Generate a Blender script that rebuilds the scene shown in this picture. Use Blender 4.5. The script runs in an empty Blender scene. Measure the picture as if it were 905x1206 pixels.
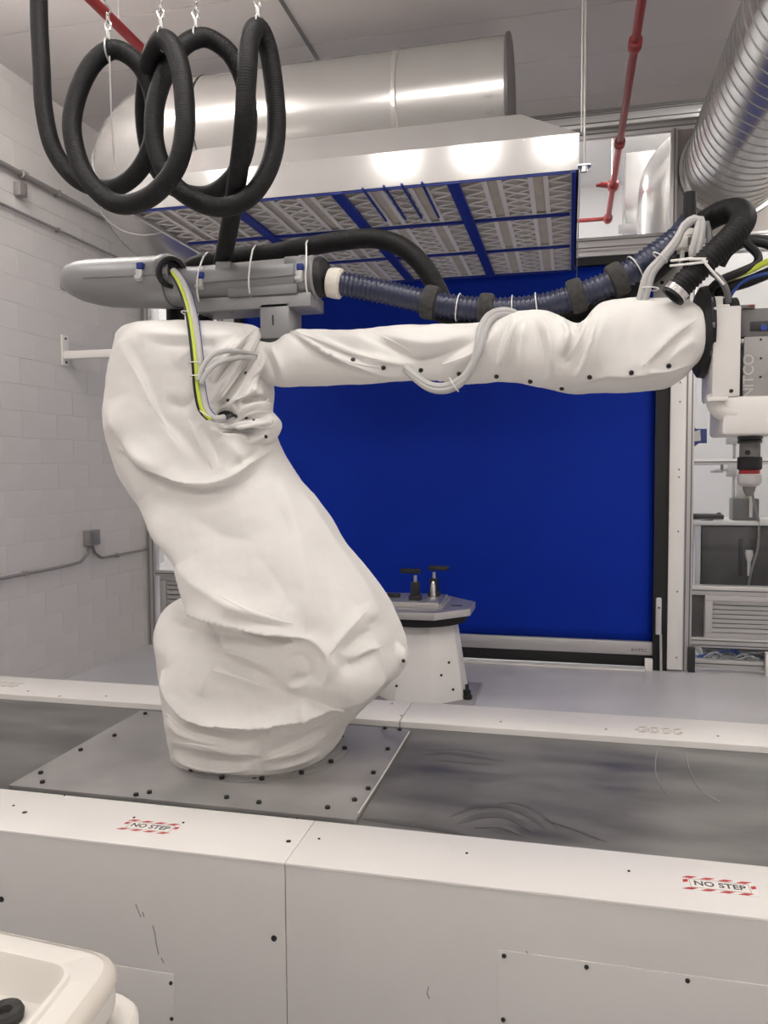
import bpy, bmesh, math, random
import numpy as np
from mathutils import Vector, Matrix, noise
from mathutils.bvhtree import BVHTree
random.seed(4); np.random.seed(4)
S = bpy.context.scene; COL = S.collection

# ------------------------------------------------------------------ camera
W, H, F, HC = 905, 1206, 923.5, 1.65
YAW, PITCH, ROLL = math.radians(13.324), math.radians(3.233), math.radians(-0.397)
FW = Vector((-math.sin(YAW)*math.cos(PITCH), math.cos(YAW)*math.cos(PITCH), -math.sin(PITCH)))
R0 = Vector((math.cos(YAW), math.sin(YAW), 0)); U0 = R0.cross(FW)
RT = R0*math.cos(ROLL) + U0*math.sin(ROLL); UP = RT.cross(FW)
CAM = Vector((0, 0, HC))
cd = bpy.data.cameras.new('camera'); co = bpy.data.objects.new('camera', cd); COL.objects.link(co)
cd.sensor_fit = 'HORIZONTAL'; cd.sensor_width = 36; cd.lens = F/W*36; cd.clip_start = .02
m = Matrix((RT, UP, -FW)).transposed().to_4x4(); m.translation = CAM; co.matrix_world = m
S.camera = co

# ------------------------------------------------------------------ world, exposure
wd = bpy.data.worlds.new('world'); S.world = wd; wd.use_nodes = True
wd.node_tree.nodes['Background'].inputs[0].default_value = (.5, .48, .46, 1)
wd.node_tree.nodes['Background'].inputs[1].default_value = .3
S.view_settings.view_transform = 'Standard'; S.view_settings.look = 'None'
S.view_settings.gamma = 1; S.view_settings.use_curve_mapping = False
S.view_settings.exposure = 0.9
LAMP = 29.0            # strength of the round ceiling lamps over the cell
PANEL = 30.0            # strength of the long fill lights added over the track
REAR = 26.0             # strength of the long fill lights added behind the photographer
BACK = 46.0            # strength of the lights in the next room

# ------------------------------------------------------------------ helpers
def at(px, py, X=None, Y=None, Z=None):
    d = RT*((px-452.5)/F) - UP*((py-603)/F) + FW
    if X is not None: t = (X-CAM.x)/d.x
    elif Y is not None: t = (Y-CAM.y)/d.y
    else: t = (Z-CAM.z)/d.z
    return CAM + d*t
def P(px, py, Y): return at(px, py, Y=Y)
def proj(v):
    v = v - np.array(CAM); w = v @ np.array(FW)
    return 452.5 + F*(v @ np.array(RT))/w, 603 - F*(v @ np.array(UP))/w

def mat(name, col, rough=.5, metal=0, noise_amt=0, nscale=8, bump=0, bscale=60, spec=.5, coat=0, emit=None, es=0, stretch=(1,1,1), rvar=0, col2=None):
    m = bpy.data.materials.new(name); m.use_nodes = True; nt = m.node_tree; b = nt.nodes['Principled BSDF']
    b.inputs['Base Color'].default_value = (*col, 1); b.inputs['Roughness'].default_value = rough
    b.inputs['Metallic'].default_value = metal; b.inputs['Specular IOR Level'].default_value = spec
    b.inputs['Coat Weight'].default_value = coat
    if emit: b.inputs['Emission Color'].default_value = (*emit, 1); b.inputs['Emission Strength'].default_value = es
    tc = nt.nodes.new('ShaderNodeTexCoord'); mp = nt.nodes.new('ShaderNodeMapping'); mp.inputs['Scale'].default_value = stretch
    nt.links.new(tc.outputs['Object'], mp.inputs['Vector'])
    if noise_amt or col2 or rvar:
        n = nt.nodes.new('ShaderNodeTexNoise'); n.inputs['Scale'].default_value = nscale; n.inputs['Detail'].default_value = 2 if metal > .3 and not col2 else 6
        nt.links.new(mp.outputs[0], n.inputs['Vector'])
        r = nt.nodes.new('ShaderNodeValToRGB'); r.color_ramp.elements[0].position = .3; r.color_ramp.elements[1].position = .72
        c2 = col2 or tuple(min(1, c*(1+noise_amt)) for c in col)
        c1 = col if col2 else tuple(c*(1-noise_amt) for c in col)
        r.color_ramp.elements[0].color = (*c1, 1); r.color_ramp.elements[1].color = (*c2, 1)
        nt.links.new(n.outputs['Fac'], r.inputs[0]); nt.links.new(r.outputs[0], b.inputs['Base Color'])
        if rvar:
            mr = nt.nodes.new('ShaderNodeMapRange'); mr.inputs[1].default_value = .3; mr.inputs[2].default_value = .7
            mr.inputs[3].default_value = max(0, rough-rvar); mr.inputs[4].default_value = rough+rvar
            nt.links.new(n.outputs['Fac'], mr.inputs[0]); nt.links.new(mr.outputs[0], b.inputs['Roughness'])
    if bump:
        n2 = nt.nodes.new('ShaderNodeTexNoise'); n2.inputs['Scale'].default_value = bscale; n2.inputs['Detail'].default_value = 4
        nt.links.new(mp.outputs[0], n2.inputs['Vector'])
        bp = nt.nodes.new('ShaderNodeBump'); bp.inputs['Strength'].default_value = bump; bp.inputs['Distance'].default_value = .005
        nt.links.new(n2.outputs['Fac'], bp.inputs['Height']); nt.links.new(bp.outputs[0], b.inputs['Normal'])
    return m
def glassmat(name, tint=(.95,.96,.96), gloss=.12):
    m = bpy.data.materials.new(name); m.use_nodes = True; nt = m.node_tree; nt.nodes.remove(nt.nodes['Principled BSDF'])
    t = nt.nodes.new('ShaderNodeBsdfTransparent'); t.inputs[0].default_value = (*tint, 1)
    g = nt.nodes.new('ShaderNodeBsdfGlossy'); g.inputs['Roughness'].default_value = .03
    fr = nt.nodes.new('ShaderNodeFresnel'); fr.inputs[0].default_value = 1.35
    mx = nt.nodes.new('ShaderNodeMixShader'); nt.links.new(fr.outputs[0], mx.inputs[0])
    nt.links.new(t.outputs[0], mx.inputs[1]); nt.links.new(g.outputs[0], mx.inputs[2])
    nt.links.new(mx.outputs[0], nt.nodes['Material Output'].inputs[0]); return m

M = dict(
 fabric=mat('white_cotton_cover', (.80,.78,.752), .8, bump=.12, bscale=420, noise_amt=.02, nscale=5),
 paint=mat('white_enamel', (.78,.755,.73), .35, bump=.03, bscale=90, noise_amt=.02, nscale=3),
 paint_shade=mat('white_enamel_shaded', (.62,.60,.585), .4, bump=.03, bscale=90, noise_amt=.02, nscale=3),  # white enamel darkened, the front panels' shade put into the colour
 paint2=mat('cream_white_enamel', (.80,.77,.73), .3),
 molded=mat('molded_white_plastic', (.80,.765,.71), .42, bump=.05, bscale=200),
 molded_edge=mat('worn_cream_edge', (.70,.65,.58), .5),
 block=mat('painted_block', (.66,.635,.62), .7, bump=.25, bscale=45, noise_amt=.04, nscale=2.2),
 mortar=mat('painted_mortar', (.64,.615,.60), .8, bump=.2, bscale=80),
 ceil=mat('ceiling_panel_paint', (.62,.58,.57), .6, noise_amt=.03, nscale=1.5),
 seam=mat('ceiling_seam', (.25,.24,.23), .7),
 wallw=mat('white_wall_paint', (.78,.76,.74), .6),
 tan=mat('tan_grey_panel', (.36,.33,.31), .6),
 floor=mat('sealed_concrete', (.52,.51,.53), .38, noise_amt=.10, nscale=2.5, bump=.05, bscale=30, rvar=.1),
 blue=mat('blue_vinyl_curtain', (.002,.024,.32), .55, noise_amt=.05, nscale=2, spec=.12),
 black=mat('black_rubber', (.012,.011,.012), .55, spec=.4),
 hose=mat('black_ribbed_hose', (.009,.0085,.009), .55, spec=.3),
 bluehose=mat('dark_blue_black_conduit', (.012,.018,.055), .33, spec=.7),
 blackp=mat('black_plastic', (.02,.02,.021), .4),
 foam=mat('charcoal_clamp', (.045,.043,.042), .85, noise_amt=.4, nscale=60),
 alu=mat('anodised_extrusion', (.55,.535,.53), .42, .75),
 alud=mat('extrusion_groove', (.16,.155,.155), .5, .5),
 galv=mat('galvanised_sheet', (.62,.605,.59), .25, .6, noise_amt=.04, nscale=1.5, bump=.04, bscale=4),
 spiral=mat('spiral_duct_steel', (.62,.61,.60), .22, .75, noise_amt=.03, nscale=2),
 hood=mat('aluminium_hood_sheet', (.54,.525,.51), .15, .15, noise_amt=.02, nscale=2, bump=.03, bscale=4),
 seal=mat('bright_sealant', (.75,.73,.70), .25, .7, bump=.8, bscale=35),
 red=mat('red_pipe_paint', (.30,.014,.018), .45),
 redf=mat('red_fitting_paint', (.33,.03,.03), .5),
 gauge=mat('pink_bright_pipe', (.42,.06,.055), .45),
 rod=mat('zinc_rod', (.65,.64,.62), .3, .9),
 chrome=mat('bright_zinc', (.82,.81,.8), .18, 1),
 conduit=mat('grey_conduit', (.30,.28,.27), .5, .35),
 podm=mat('grey_cast_aluminium', (.29,.29,.295), .42, .45, noise_amt=.03, nscale=12),
 podd=mat('dark_grey_cast', (.22,.22,.225), .45, .4),
 latch=mat('light_grey_latch', (.55,.54,.53), .4, .3),
 bluep=mat('blue_plastic', (.012,.03,.22), .4),
 cream=mat('cream_collar', (.74,.70,.62), .5),
 tie=mat('white_nylon', (.80,.78,.75), .45),
 gcable=mat('grey_cable', (.48,.47,.46), .45),
 dcable=mat('dark_grey_cable', (.16,.16,.165), .5),
 yg=mat('yellow_green_cable', (.52,.62,.05), .45),
 bcable=mat('blue_cable', (.02,.06,.28), .45),
 plate=mat('worn_steel_plate', (.235,.228,.225), .42, .25, col2=(.40,.385,.375), nscale=3.2, bump=.06, bscale=25, rvar=.12),
 trough=mat('worn_grey_sheet', (.085,.082,.08), .42, .2, col2=(.25,.24,.232), nscale=3.4, stretch=(.6,1.6,1), bump=.05, bscale=20, rvar=.14),
 scuff=mat('dark_scuff', (.085,.082,.08), .42, .2, col2=(.16,.154,.15), nscale=5, stretch=(.5,2.2,1)),
 bolt=mat('black_bolt', (.02,.02,.02), .45, .3),
 media=mat('pleated_filter_media', (.60,.56,.51), .95, noise_amt=.08, nscale=14),
 card=mat('filter_card_grid', (.78,.76,.74), .8),
 bluebar=mat('blue_steel_bar', (.012,.03,.26), .5),
 sticker=mat('sticker_white', (.80,.77,.74), .5),
 stred=mat('sticker_red', (.50,.03,.03), .5),
 stblack=mat('sticker_black', (.05,.05,.055), .5),
 faded=mat('faded_sticker_ink', (.42,.36,.31), .6),
 fadedt=mat('faded_sticker_text', (.48,.45,.43), .6),
 glass=glassmat('clear_panel'),
 toolgrey=mat('grey_tool_sheet', (.34,.325,.315), .45, .2),
 tooldark=mat('dark_tool_sheet', (.17,.163,.16), .45, .2),
 letter=mat('pale_lettering', (.50,.48,.47), .5),
 smoke=mat('smoked_panel', (.075,.07,.07), .25, noise_amt=.3, nscale=6),
 lampw=mat('lamp_diffuser', (.9,.9,.9), .5, emit=(1,.965,.92), es=LAMP),
 panelw=mat('fill_diffuser', (.9,.9,.9), .5, emit=(1,.965,.92), es=PANEL),
 rearw=mat('rear_fill_diffuser', (.9,.9,.9), .5, emit=(1,.965,.92), es=REAR),
 backw=mat('next_room_diffuser', (.9,.9,.9), .5, emit=(1,.975,.95), es=BACK),
 wire=mat('thin_wire', (.62,.60,.58), .4, .5),
 clampblk=mat('clamp_black', (.018,.018,.02), .4),
)

class G:
    def __init__(s): s.v = []; s.f = []
    def add(s, v, f):
        o = len(s.v); s.v += [Vector(p) for p in v]; s.f += [tuple(i+o for i in q) for q in f]; return s
    def box(s, x0, x1, y0, y1, z0, z1):
        return s.add([(x,y,z) for z in (z0,z1) for y in (y0,y1) for x in (x0,x1)],
                     [(0,2,3,1),(4,5,7,6),(0,1,5,4),(2,6,7,3),(0,4,6,2),(1,3,7,5)])
    def obox(s, c, ax, ay, az):
        c, ax, ay, az = map(Vector, (c, ax, ay, az))
        return s.add([c+ax*i+ay*j+az*k for k in (-1,1) for j in (-1,1) for i in (-1,1)],
                     [(0,2,3,1),(4,5,7,6),(0,1,5,4),(2,6,7,3),(0,4,6,2),(1,3,7,5)])
    def tube(s, pts, r, n=12, cap=True, closed=False, flat=1.0):
        pts = [Vector(p) for p in pts]; N = len(pts); o = len(s.v)
        rr = r if isinstance(r, (list, tuple, np.ndarray)) else [r]*N
        t0 = (pts[1]-pts[0]).normalized(); nrm = t0.orthogonal().normalized()
        if abs(t0.z) < .9: nrm = (Vector((0,0,1)) - t0*t0.z).normalized()
        for i in range(N):
            if closed: t = pts[(i+1) % N]-pts[i-1]
            else: t = pts[min(i+1, N-1)]-pts[max(i-1, 0)]
            t = t.normalized() if t.length > 1e-9 else t0
            nrm = nrm - t*nrm.dot(t)
            nrm = nrm.normalized() if nrm.length > 1e-6 else t.orthogonal().normalized()
            b = t.cross(nrm)
            for k in range(n):
                a = 2*math.pi*k/n
                s.v.append(pts[i] + nrm*(math.cos(a)*rr[i]) + b*(math.sin(a)*rr[i]*flat))
        for i in range(N if closed else N-1):
            j = (i+1) % N
            for k in range(n):
                s.f.append((o+i*n+k, o+i*n+(k+1) % n, o+j*n+(k+1) % n, o+j*n+k))
        if cap and not closed:
            s.f.append(tuple(o+k for k in reversed(range(n)))); s.f.append(tuple(o+(N-1)*n+k for k in range(n)))
        return s
    def cyl(s, p0, p1, r0, r1=None, n=20): return s.tube([p0, p1], [r0, r0 if r1 is None else r1], n)
    def lathe(s, o, ax, prof, n=24):
        o = Vector(o); ax = Vector(ax).normalized()
        return s.tube_prof([o+ax*d for d, r in prof], [r for d, r in prof], ax, n)
    def tube_prof(s, pts, rr, ax, n):
        o = len(s.v); nrm = ax.orthogonal().normalized()
        if abs(ax.z) < .9: nrm = (Vector((0,0,1))-ax*ax.z).normalized()
        b = ax.cross(nrm); N = len(pts)
        for i in range(N):
            for k in range(n):
                a = 2*math.pi*k/n; s.v.append(pts[i]+nrm*math.cos(a)*rr[i]+b*math.sin(a)*rr[i])
        for i in range(N-1):
            for k in range(n):
                s.f.append((o+i*n+k, o+i*n+(k+1) % n, o+(i+1)*n+(k+1) % n, o+(i+1)*n+k))
        s.f.append(tuple(o+k for k in reversed(range(n)))); s.f.append(tuple(o+(N-1)*n+k for k in range(n)))
        return s
    def prism(s, poly, off):
        poly = [Vector(p) for p in poly]; off = Vector(off); n = len(poly)
        return s.add(poly+[p+off for p in poly], [tuple(reversed(range(n))), tuple(range(n, 2*n))] +
                     [(i, (i+1) % n, n+(i+1) % n, n+i) for i in range(n)])
    def ball(s, c, rx, ry=None, rz=None, n=12, m=8):
        ry = ry or rx; rz = rz or rx; c = Vector(c); o = len(s.v)
        for i in range(m+1):
            th = math.pi*i/m
            for k in range(n):
                a = 2*math.pi*k/n; s.v.append(c+Vector((rx*math.sin(th)*math.cos(a), ry*math.sin(th)*math.sin(a), rz*math.cos(th))))
        for i in range(m):
            for k in range(n): s.f.append((o+i*n+k, o+(i+1)*n+k, o+(i+1)*n+(k+1) % n, o+i*n+(k+1) % n))
        return s
    def build(s, name, material, parent=None, smooth=35, bevel=0, seg=2, **props):
        base = wloc(parent); me = bpy.data.meshes.new(name)
        me.from_pydata([tuple(v-base) for v in s.v], [], s.f)
        bm = bmesh.new(); bm.from_mesh(me)
        bmesh.ops.remove_doubles(bm, verts=bm.verts, dist=1e-6)
        bmesh.ops.recalc_face_normals(bm, faces=bm.faces)
        if bevel:
            es = [e for e in bm.edges if len(e.link_faces) == 2 and e.calc_face_angle(0) > .6]
            bmesh.ops.bevel(bm, geom=es, offset=bevel, segments=seg, affect='EDGES', profile=.5, clamp_overlap=True)
        bm.to_mesh(me); bm.free()
        return link(name, me, material, parent, smooth, **props)

def wloc(o):
    v = Vector((0,0,0))
    while o: v = v+o.location; o = o.parent
    return v
def link(name, me, material, parent=None, smooth=35, loc=None, **props):
    if material and not me.materials: me.materials.append(M[material] if isinstance(material, str) else material)
    if smooth:
        me.polygons.foreach_set('use_smooth', [True]*len(me.polygons))
        if smooth < 180: me.set_sharp_from_angle(angle=math.radians(smooth))
    o = bpy.data.objects.new(name, me); COL.objects.link(o); o.parent = parent
    if loc is not None: o.location = loc
    for k, v in props.items(): o[k] = v
    return o
def thing(name, label, cat, loc=(0,0,0), group=None):
    o = bpy.data.objects.new(name, None); COL.objects.link(o); o.location = loc; o.empty_display_size = .1
    o['label'] = label; o['category'] = cat
    if group: o['group'] = group
    return o
def tag(o, label, cat, group=None):
    o['label'] = label; o['category'] = cat
    if group: o['group'] = group
    return o
def struct(o): o['kind'] = 'structure'; return o
def sgroup(name, loc=(0,0,0)):
    o = bpy.data.objects.new(name, None); COL.objects.link(o); o.location = loc; o['kind'] = 'structure'; return o
def share(o, loc, parent=None):
    c = o.copy(); COL.objects.link(c); c.parent = parent; c.location = loc; return c
def copy_thing(root, loc, label=None):
    r = root.copy(); COL.objects.link(r); r.location = loc
    if label: r['label'] = label
    for ch in list(root.children):
        c = ch.copy(); COL.objects.link(c); c.parent = r
        for g in ch.children:
            d = g.copy(); COL.objects.link(d); d.parent = c
    return r
def cat_rom(pts, step=.012, closed=False):
    pts = [Vector(p) for p in pts]; out = []; n = len(pts)
    for i in range(n if closed else n-1):
        if closed: p0, p1, p2, p3 = pts[i-1], pts[i], pts[(i+1) % n], pts[(i+2) % n]
        else: p0, p1, p2, p3 = pts[max(i-1,0)], pts[i], pts[i+1], pts[min(i+2, n-1)]
        k = max(1, int((p2-p1).length/step))
        for j in range(k):
            t = j/k
            out.append(.5*((2*p1)+(p2-p0)*t+(2*p0-5*p1+4*p2-p3)*t*t+(3*p1-p0-3*p2+p3)*t**3))
    if not closed: out.append(pts[-1])
    return out
def even(pts, step):
    pts = [Vector(p) for p in pts]; L = [0]
    for a, b in zip(pts, pts[1:]): L.append(L[-1]+(b-a).length)
    n = max(2, int(L[-1]/step)); out = []; j = 0
    for i in range(n+1):
        d = L[-1]*i/n
        while j < len(pts)-2 and L[j+1] < d: j += 1
        s_ = L[j+1]-L[j]; out.append(pts[j].lerp(pts[j+1], (d-L[j])/s_ if s_ > 1e-9 else 0))
    return out
def pxpath(lst, step=.012): return cat_rom([P(*q) for q in lst], step)
def ribbed(pts, r, pitch=.009, depth=.0022, n=14):
    p = even(pts, pitch/3); g = G()
    return g.tube(p, [r-depth*(0 if i % 3 == 1 else 1) for i in range(len(p))], n)
def tie_ring(name, c, axis, r, parent=None, th=.0022, mat_='tie', tail=True, flat=None):
    axis = Vector(axis).normalized(); u = axis.orthogonal().normalized(); v = axis.cross(u); c = Vector(c)
    g = G(); g.tube([c+(u*math.cos(a)+v*math.sin(a))*r for a in [2*math.pi*k/24 for k in range(24)]], th, 6, closed=True)
    return g.build(name, mat_, parent)
def text_mesh(name, txt, size, origin, ax, ay, material, parent, bold=.0, squash=1, depth=.0002):
    cu = bpy.data.curves.new('lettering', 'FONT'); cu.body = txt; cu.size = size; cu.align_x = 'CENTER'; cu.align_y = 'CENTER'
    cu.offset = bold; cu.extrude = depth; cu.resolution_u = 3
    tmp = bpy.data.objects.new('tmp', cu); COL.objects.link(tmp)
    dg = bpy.context.evaluated_depsgraph_get(); me = bpy.data.meshes.new_from_object(tmp.evaluated_get(dg))
    bpy.data.objects.remove(tmp); bpy.data.curves.remove(cu)
    ax = Vector(ax).normalized(); ay = Vector(ay).normalized(); az = ax.cross(ay); base = wloc(parent)
    mm = Matrix((ax*squash, ay, az)).transposed().to_4x4(); mm.translation = Vector(origin)-base
    me.transform(mm); me.name = name; me.materials.clear()
    return link(name, me, material, parent, 0)

# ================================================================== THE ROOM
XL, YW, ZC = -3.86, 6.70, 4.47       # left wall, back wall, ceiling
X1, YB = 3.6, -3.2                    # right wall, wall behind the photographer
struct(G().box(XL-.3, X1+.3, YB-.2, 10.2, -.1, 0).build('floor', 'floor', smooth=0))
# left wall of painted blocks
wl = struct(G().box(XL-.25, XL-.006, YB, YW+.06, 0, ZC+.1).build('wall_left', 'mortar', smooth=0))
BH, BL = .1915, .40
bme = G().box(-.02, .003, .0015, BL-.0015, .0015, BH-.0015).build('block', 'block', wl, bevel=.0025, seg=1)
b0 = None
rows = int(ZC/BH)+1
for i in range(rows):
    y = 2.55-(BL/2 if i % 2 else 0)
    while y < 6.62:
        z = i*BH-.03
        if b0 is None: b0 = bme; bme.location = (XL-.006, y, z)
        else: share(bme, (XL-.006, y, z), wl)
        y += BL
# ceiling with long metal panels
ce = struct(G().box(XL-.3, X1+.3, YB-.2, YW+.1, ZC+.012, ZC+.2).build('ceiling', 'seam', smooth=0))
ceil_y = [YB-.2, -2.0, -.8, .4, 1.4, 2.2, 2.79, 3.38, 3.97, 4.555, 5.145, 5.735, 6.325, YW+.1]
for i in range(len(ceil_y)-1):
    for (a, b) in ((XL-.25, -1.724), (-1.700, X1+.25)):
        G().box(a, b, ceil_y[i]+.003, ceil_y[i+1]-.003, ZC, ZC+.02).build('ceiling_panel', 'ceil', ce, smooth=0)
G().box(-1.724, -1.700, YB, YW, ZC-.006, ZC+.012).build('seam_strip', 'alud', ce, smooth=0)
# unseen walls that close the room
struct(G().box(X1, X1+.2, YB-.2, 10.2, 0, ZC+.1).build('wall_right', 'wallw', smooth=0))
struct(G().box(XL-.3, X1+.3, YB-.2, YB, 0, ZC+.1).build('wall_front', 'wallw', smooth=0))
# next room behind the framed partition
struct(G().box(XL-2.3, X1+.2, 9.95, 10.15, 0, 5.2).build('wall_back_room', 'wallw', smooth=0))
struct(G().box(XL-2.3, X1+.2, YW+.1, 10.1, 5.0, 5.2).build('ceiling_back_room', 'wallw', smooth=0))
struct(G().box(XL-2.5, XL-2.3, YW, 10.1, 0, 5.2).build('wall_left_back_room', 'wallw', smooth=0))
struct(G().box(XL-2.4, XL-.3, YW, 10.2, -.1, 0).build('floor_back_room', 'floor', smooth=0))
struct(G().box(XL-2.4, XL-.0, YW-.06, YW+.05, 0, 5.0).build('wall_return', 'wallw', smooth=0))
struct(G().box(XL-.3, X1+.2, YW+.05, YW+.12, ZC, 5.1).build('wall_top_back', 'wallw', smooth=0))

# ------------------------------------------------------------------ partition of aluminium extrusions
part_ = sgroup('wall_back', (0, YW, 0))
def extr_v(x0, x1, z0, z1, name='post', y0=YW-.09, y1=YW):
    o = G().box(x0, x1, y0, y1, z0, z1).build(name, 'alu', part_, bevel=.004)
    n = max(1, round((x1-x0)/.045)); w = (x1-x0)/n
    for i in range(n):
        G().box(x0+w*(i+.5)-.005, x0+w*(i+.5)+.005, y0-.001, y0+.004, z0, z1).build('groove', 'alud', o, smooth=0)
    return o
def extr_h(x0, x1, z0, z1, name='rail', y0=YW-.09, y1=YW):
    o = G().box(x0, x1, y0, y1, z0, z1).build(name, 'alu', part_, bevel=.004)
    n = max(1, round((z1-z0)/.05)); w = (z1-z0)/n
    for i in range(n):
        G().box(x0, x1, y0-.001, y0+.004, z0+w*(i+.5)-.005, z0+w*(i+.5)+.005).build('groove', 'alud', o, smooth=0)
    return o
extr_h(XL, 2.6, 4.34, 4.465); extr_h(XL, 2.6, 4.27, 4.335, y0=YW-.05)
extr_h(XL, .80, 3.37, 3.48); extr_h(.86, 2.6, 3.30, 3.44)
G().box(XL, 2.6, YW-.10, YW-.02, 4.445, 4.47).build('joint_strip', 'alud', part_, smooth=0)
extr_v(.758, .806, 3.48, 4.27); extr_v(-1.2, -1.155, 3.48, 4.27); extr_v(-2.9, -2.855, 3.48, 4.27)
extr_v(XL+.004, XL+.085, 0, 4.27)                                    # corner post at the left wall
extr_v(-3.105, -3.03, 0, 3.37)
extr_v(.884, .958, 0, 3.30)
# solid tan sheets above right; light sheet left of the door
G().box(.806, 2.6, YW-.04, YW-.02, 3.44, 4.27).build('tan_panel', 'tan', part_, smooth=0)
G().box(-3.03, -2.925, YW-.11, YW-.01, 0, 3.37).build('door_post', 'paint', part_, bevel=.004)
G().box(.770, .884, YW-.14, YW-.01, .02, 3.30).build('door_post', 'paint', part_, bevel=.004)
for z in (.12, .65, 1.13, 1.56, 1.62, 2.15, 2.3): 
    G().cyl((.84, YW-.141, z), (.84, YW-.143, z), .007, n=10).build('screw', 'alud', part_)
# lower bays: right and left of the door
def louver(x0, x1, z0, z1, n):
    fr = G(); fr.box(x0, x1, YW-.08, YW-.02, z1-.045, z1).box(x0, x1, YW-.08, YW-.02, z0, z0+.045)
    fr.box(x0, x0+.055, YW-.08, YW-.02, z0+.045, z1-.045).box(x1-.055, x1, YW-.08, YW-.02, z0+.045, z1-.045)
    f = fr.build('louver_frame', 'alu', part_, bevel=.003)
    G().box(x0+.05, x1-.05, YW-.025, YW-.02, z0+.04, z1-.04).build('louver_back', 'alud', f, smooth=0)
    h = (z1-z0-.09)/n
    for i in range(n):
        zc = z0+.045+h*(i+.5)
        G().obox(((x0+x1)/2, YW-.055, zc), ((x1-x0)/2-.055, 0, 0), (0, -.006, h*.40), (0, -.003, -.001)).build('slat', 'latch', f, smooth=0)
extr_h(.958, 2.6, .62, .695); extr_h(.958, 2.6, .20, .275); extr_h(.958, 2.6, .03, .095, y0=YW-.06)
extr_h(.958, 2.6, 1.655, 1.70, y0=YW-.06)
louver(1.06, 1.80, .275, .62, 7)
G().box(.965, 1.055, YW-.04, YW-.03, .275, .62).build('clear_strip', 'smoke', part_, smooth=0)
extr_h(XL+.085, -3.105, .655, .70); extr_h(XL+.085, -3.105, .16, .205)
louver(XL+.13, -3.125, .205, .655, 8)
extr_v(1.80, 1.87, 0, 3.30)
G().cyl((.965, YW-.03, .06), (.965, YW-.06, .22), .012).build('foot_bolt', 'bolt', part_)
G().box(.93, .985, YW-.12, YW-.07, 0, .20).build('foot_bracket', 'blackp', part_, bevel=.004)
G().box(1.50, 1.62, YW-.14, YW-.09, 0, .19).build('foot_cover', 'paint', part_, bevel=.004)
# panes
wn = 1
for (x0, x1, z0, z1) in ((XL+.085, -2.9, 3.48, 4.27), (-2.855, -1.2, 3.48, 4.27), (-1.155, .758, 3.48, 4.27), (XL+.085, -3.105, .70, 3.37),
                         (.958, 1.80, .695, 1.655), (.958, 1.80, 1.70, 3.30), (.958, 1.80, .095, .20), (1.87, X1, .0, 3.30)):
    struct(G().box(x0, x1, YW-.035, YW-.03, z0, z1).build('window_%d' % wn, 'glass' if wn < 8 else 'paint', smooth=0)); wn += 1

# ------------------------------------------------------------------ blue roll-up door
door = sgroup('door_1', (-1.1, YW, 0))
cur = G(); nz = 34
zs = [.225+(3.26-.225)*i/nz for i in range(nz+1)]
pts = []; 
nx = 60
for j in range(nz+1):
    for i in range(nx+1):
        x = -2.86+(.665+2.86)*i/nx
        pts.append((x, YW-.055+.004*math.sin(zs[j]*4.1)+.003*math.sin(x*2.2+zs[j]), zs[j]))
cur.add(pts, [(j*(nx+1)+i, j*(nx+1)+i+1, (j+1)*(nx+1)+i+1, (j+1)*(nx+1)+i) for j in range(nz) for i in range(nx)])
c = cur.build('curtain', 'blue', door, 180)
md = c.modifiers.new('thick', 'SOLIDIFY'); md.thickness = .006; md.offset = 1
bb = G().box(-2.86, .665, YW-.10, YW-.03, .115, .225).build('bottom_bar', 'alu', door, bevel=.006)
text_mesh('lettering', 'RYTEC', .032, (.56, YW-.1005, .155), (1,0,0), (0,0,1), 'stblack', bb, squash=1.3)
G().box(-2.86, .665, YW-.085, YW-.035, .02, .118).build('bottom_seal', 'black', door, bevel=.008)
G().box(.662, .772, YW-.115, YW-.02, .0, 3.27).build('guide', 'black', door, smooth=0)
G().box(-2.925, -2.857, YW-.115, YW-.02, .0, 3.27).build('guide', 'black', door, smooth=0)
G().box(-2.925, .80, YW-.10, YW-.02, 3.26, 3.325).build('header_slot', 'black', door, smooth=0)
G().box(-2.925, .80, YW-.12, YW-.02, 3.322, 3.37).build('header_rail', 'alu', door, bevel=.004)
sx = .705
st = thing('door_sensor_strip', 'grey upright sensor blade on a thin leg at the right foot of the blue door', 'sensor', (sx, YW-.16, 0))
G().tube([(sx+.018, YW-.16, .0), (sx+.012, YW-.155, .3), (sx, YW-.15, .33)], .011, 8).build('leg', 'alu', st)
G().box(sx-.028, sx+.018, YW-.165, YW-.135, .30, .60).build('blade', 'latch', st, bevel=.012)
G().cyl((sx-.004, YW-.166, .52), (sx-.004, YW-.170, .52), .008, n=8).build('screw', 'bolt', st)
tag(G().box(.60, .66, YW-.16, YW-.115, 0, .10).build('door_end_stop', 'paint', bevel=.006), 'small white block on the floor below the right end of the door bar', 'stop')
tag(G().box(-2.8, .60, YW-.18, YW-.125, 0, .012).build('floor_threshold', 'paint2', bevel=.004), 'thin pale threshold strip on the floor before the blue door', 'threshold')

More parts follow.
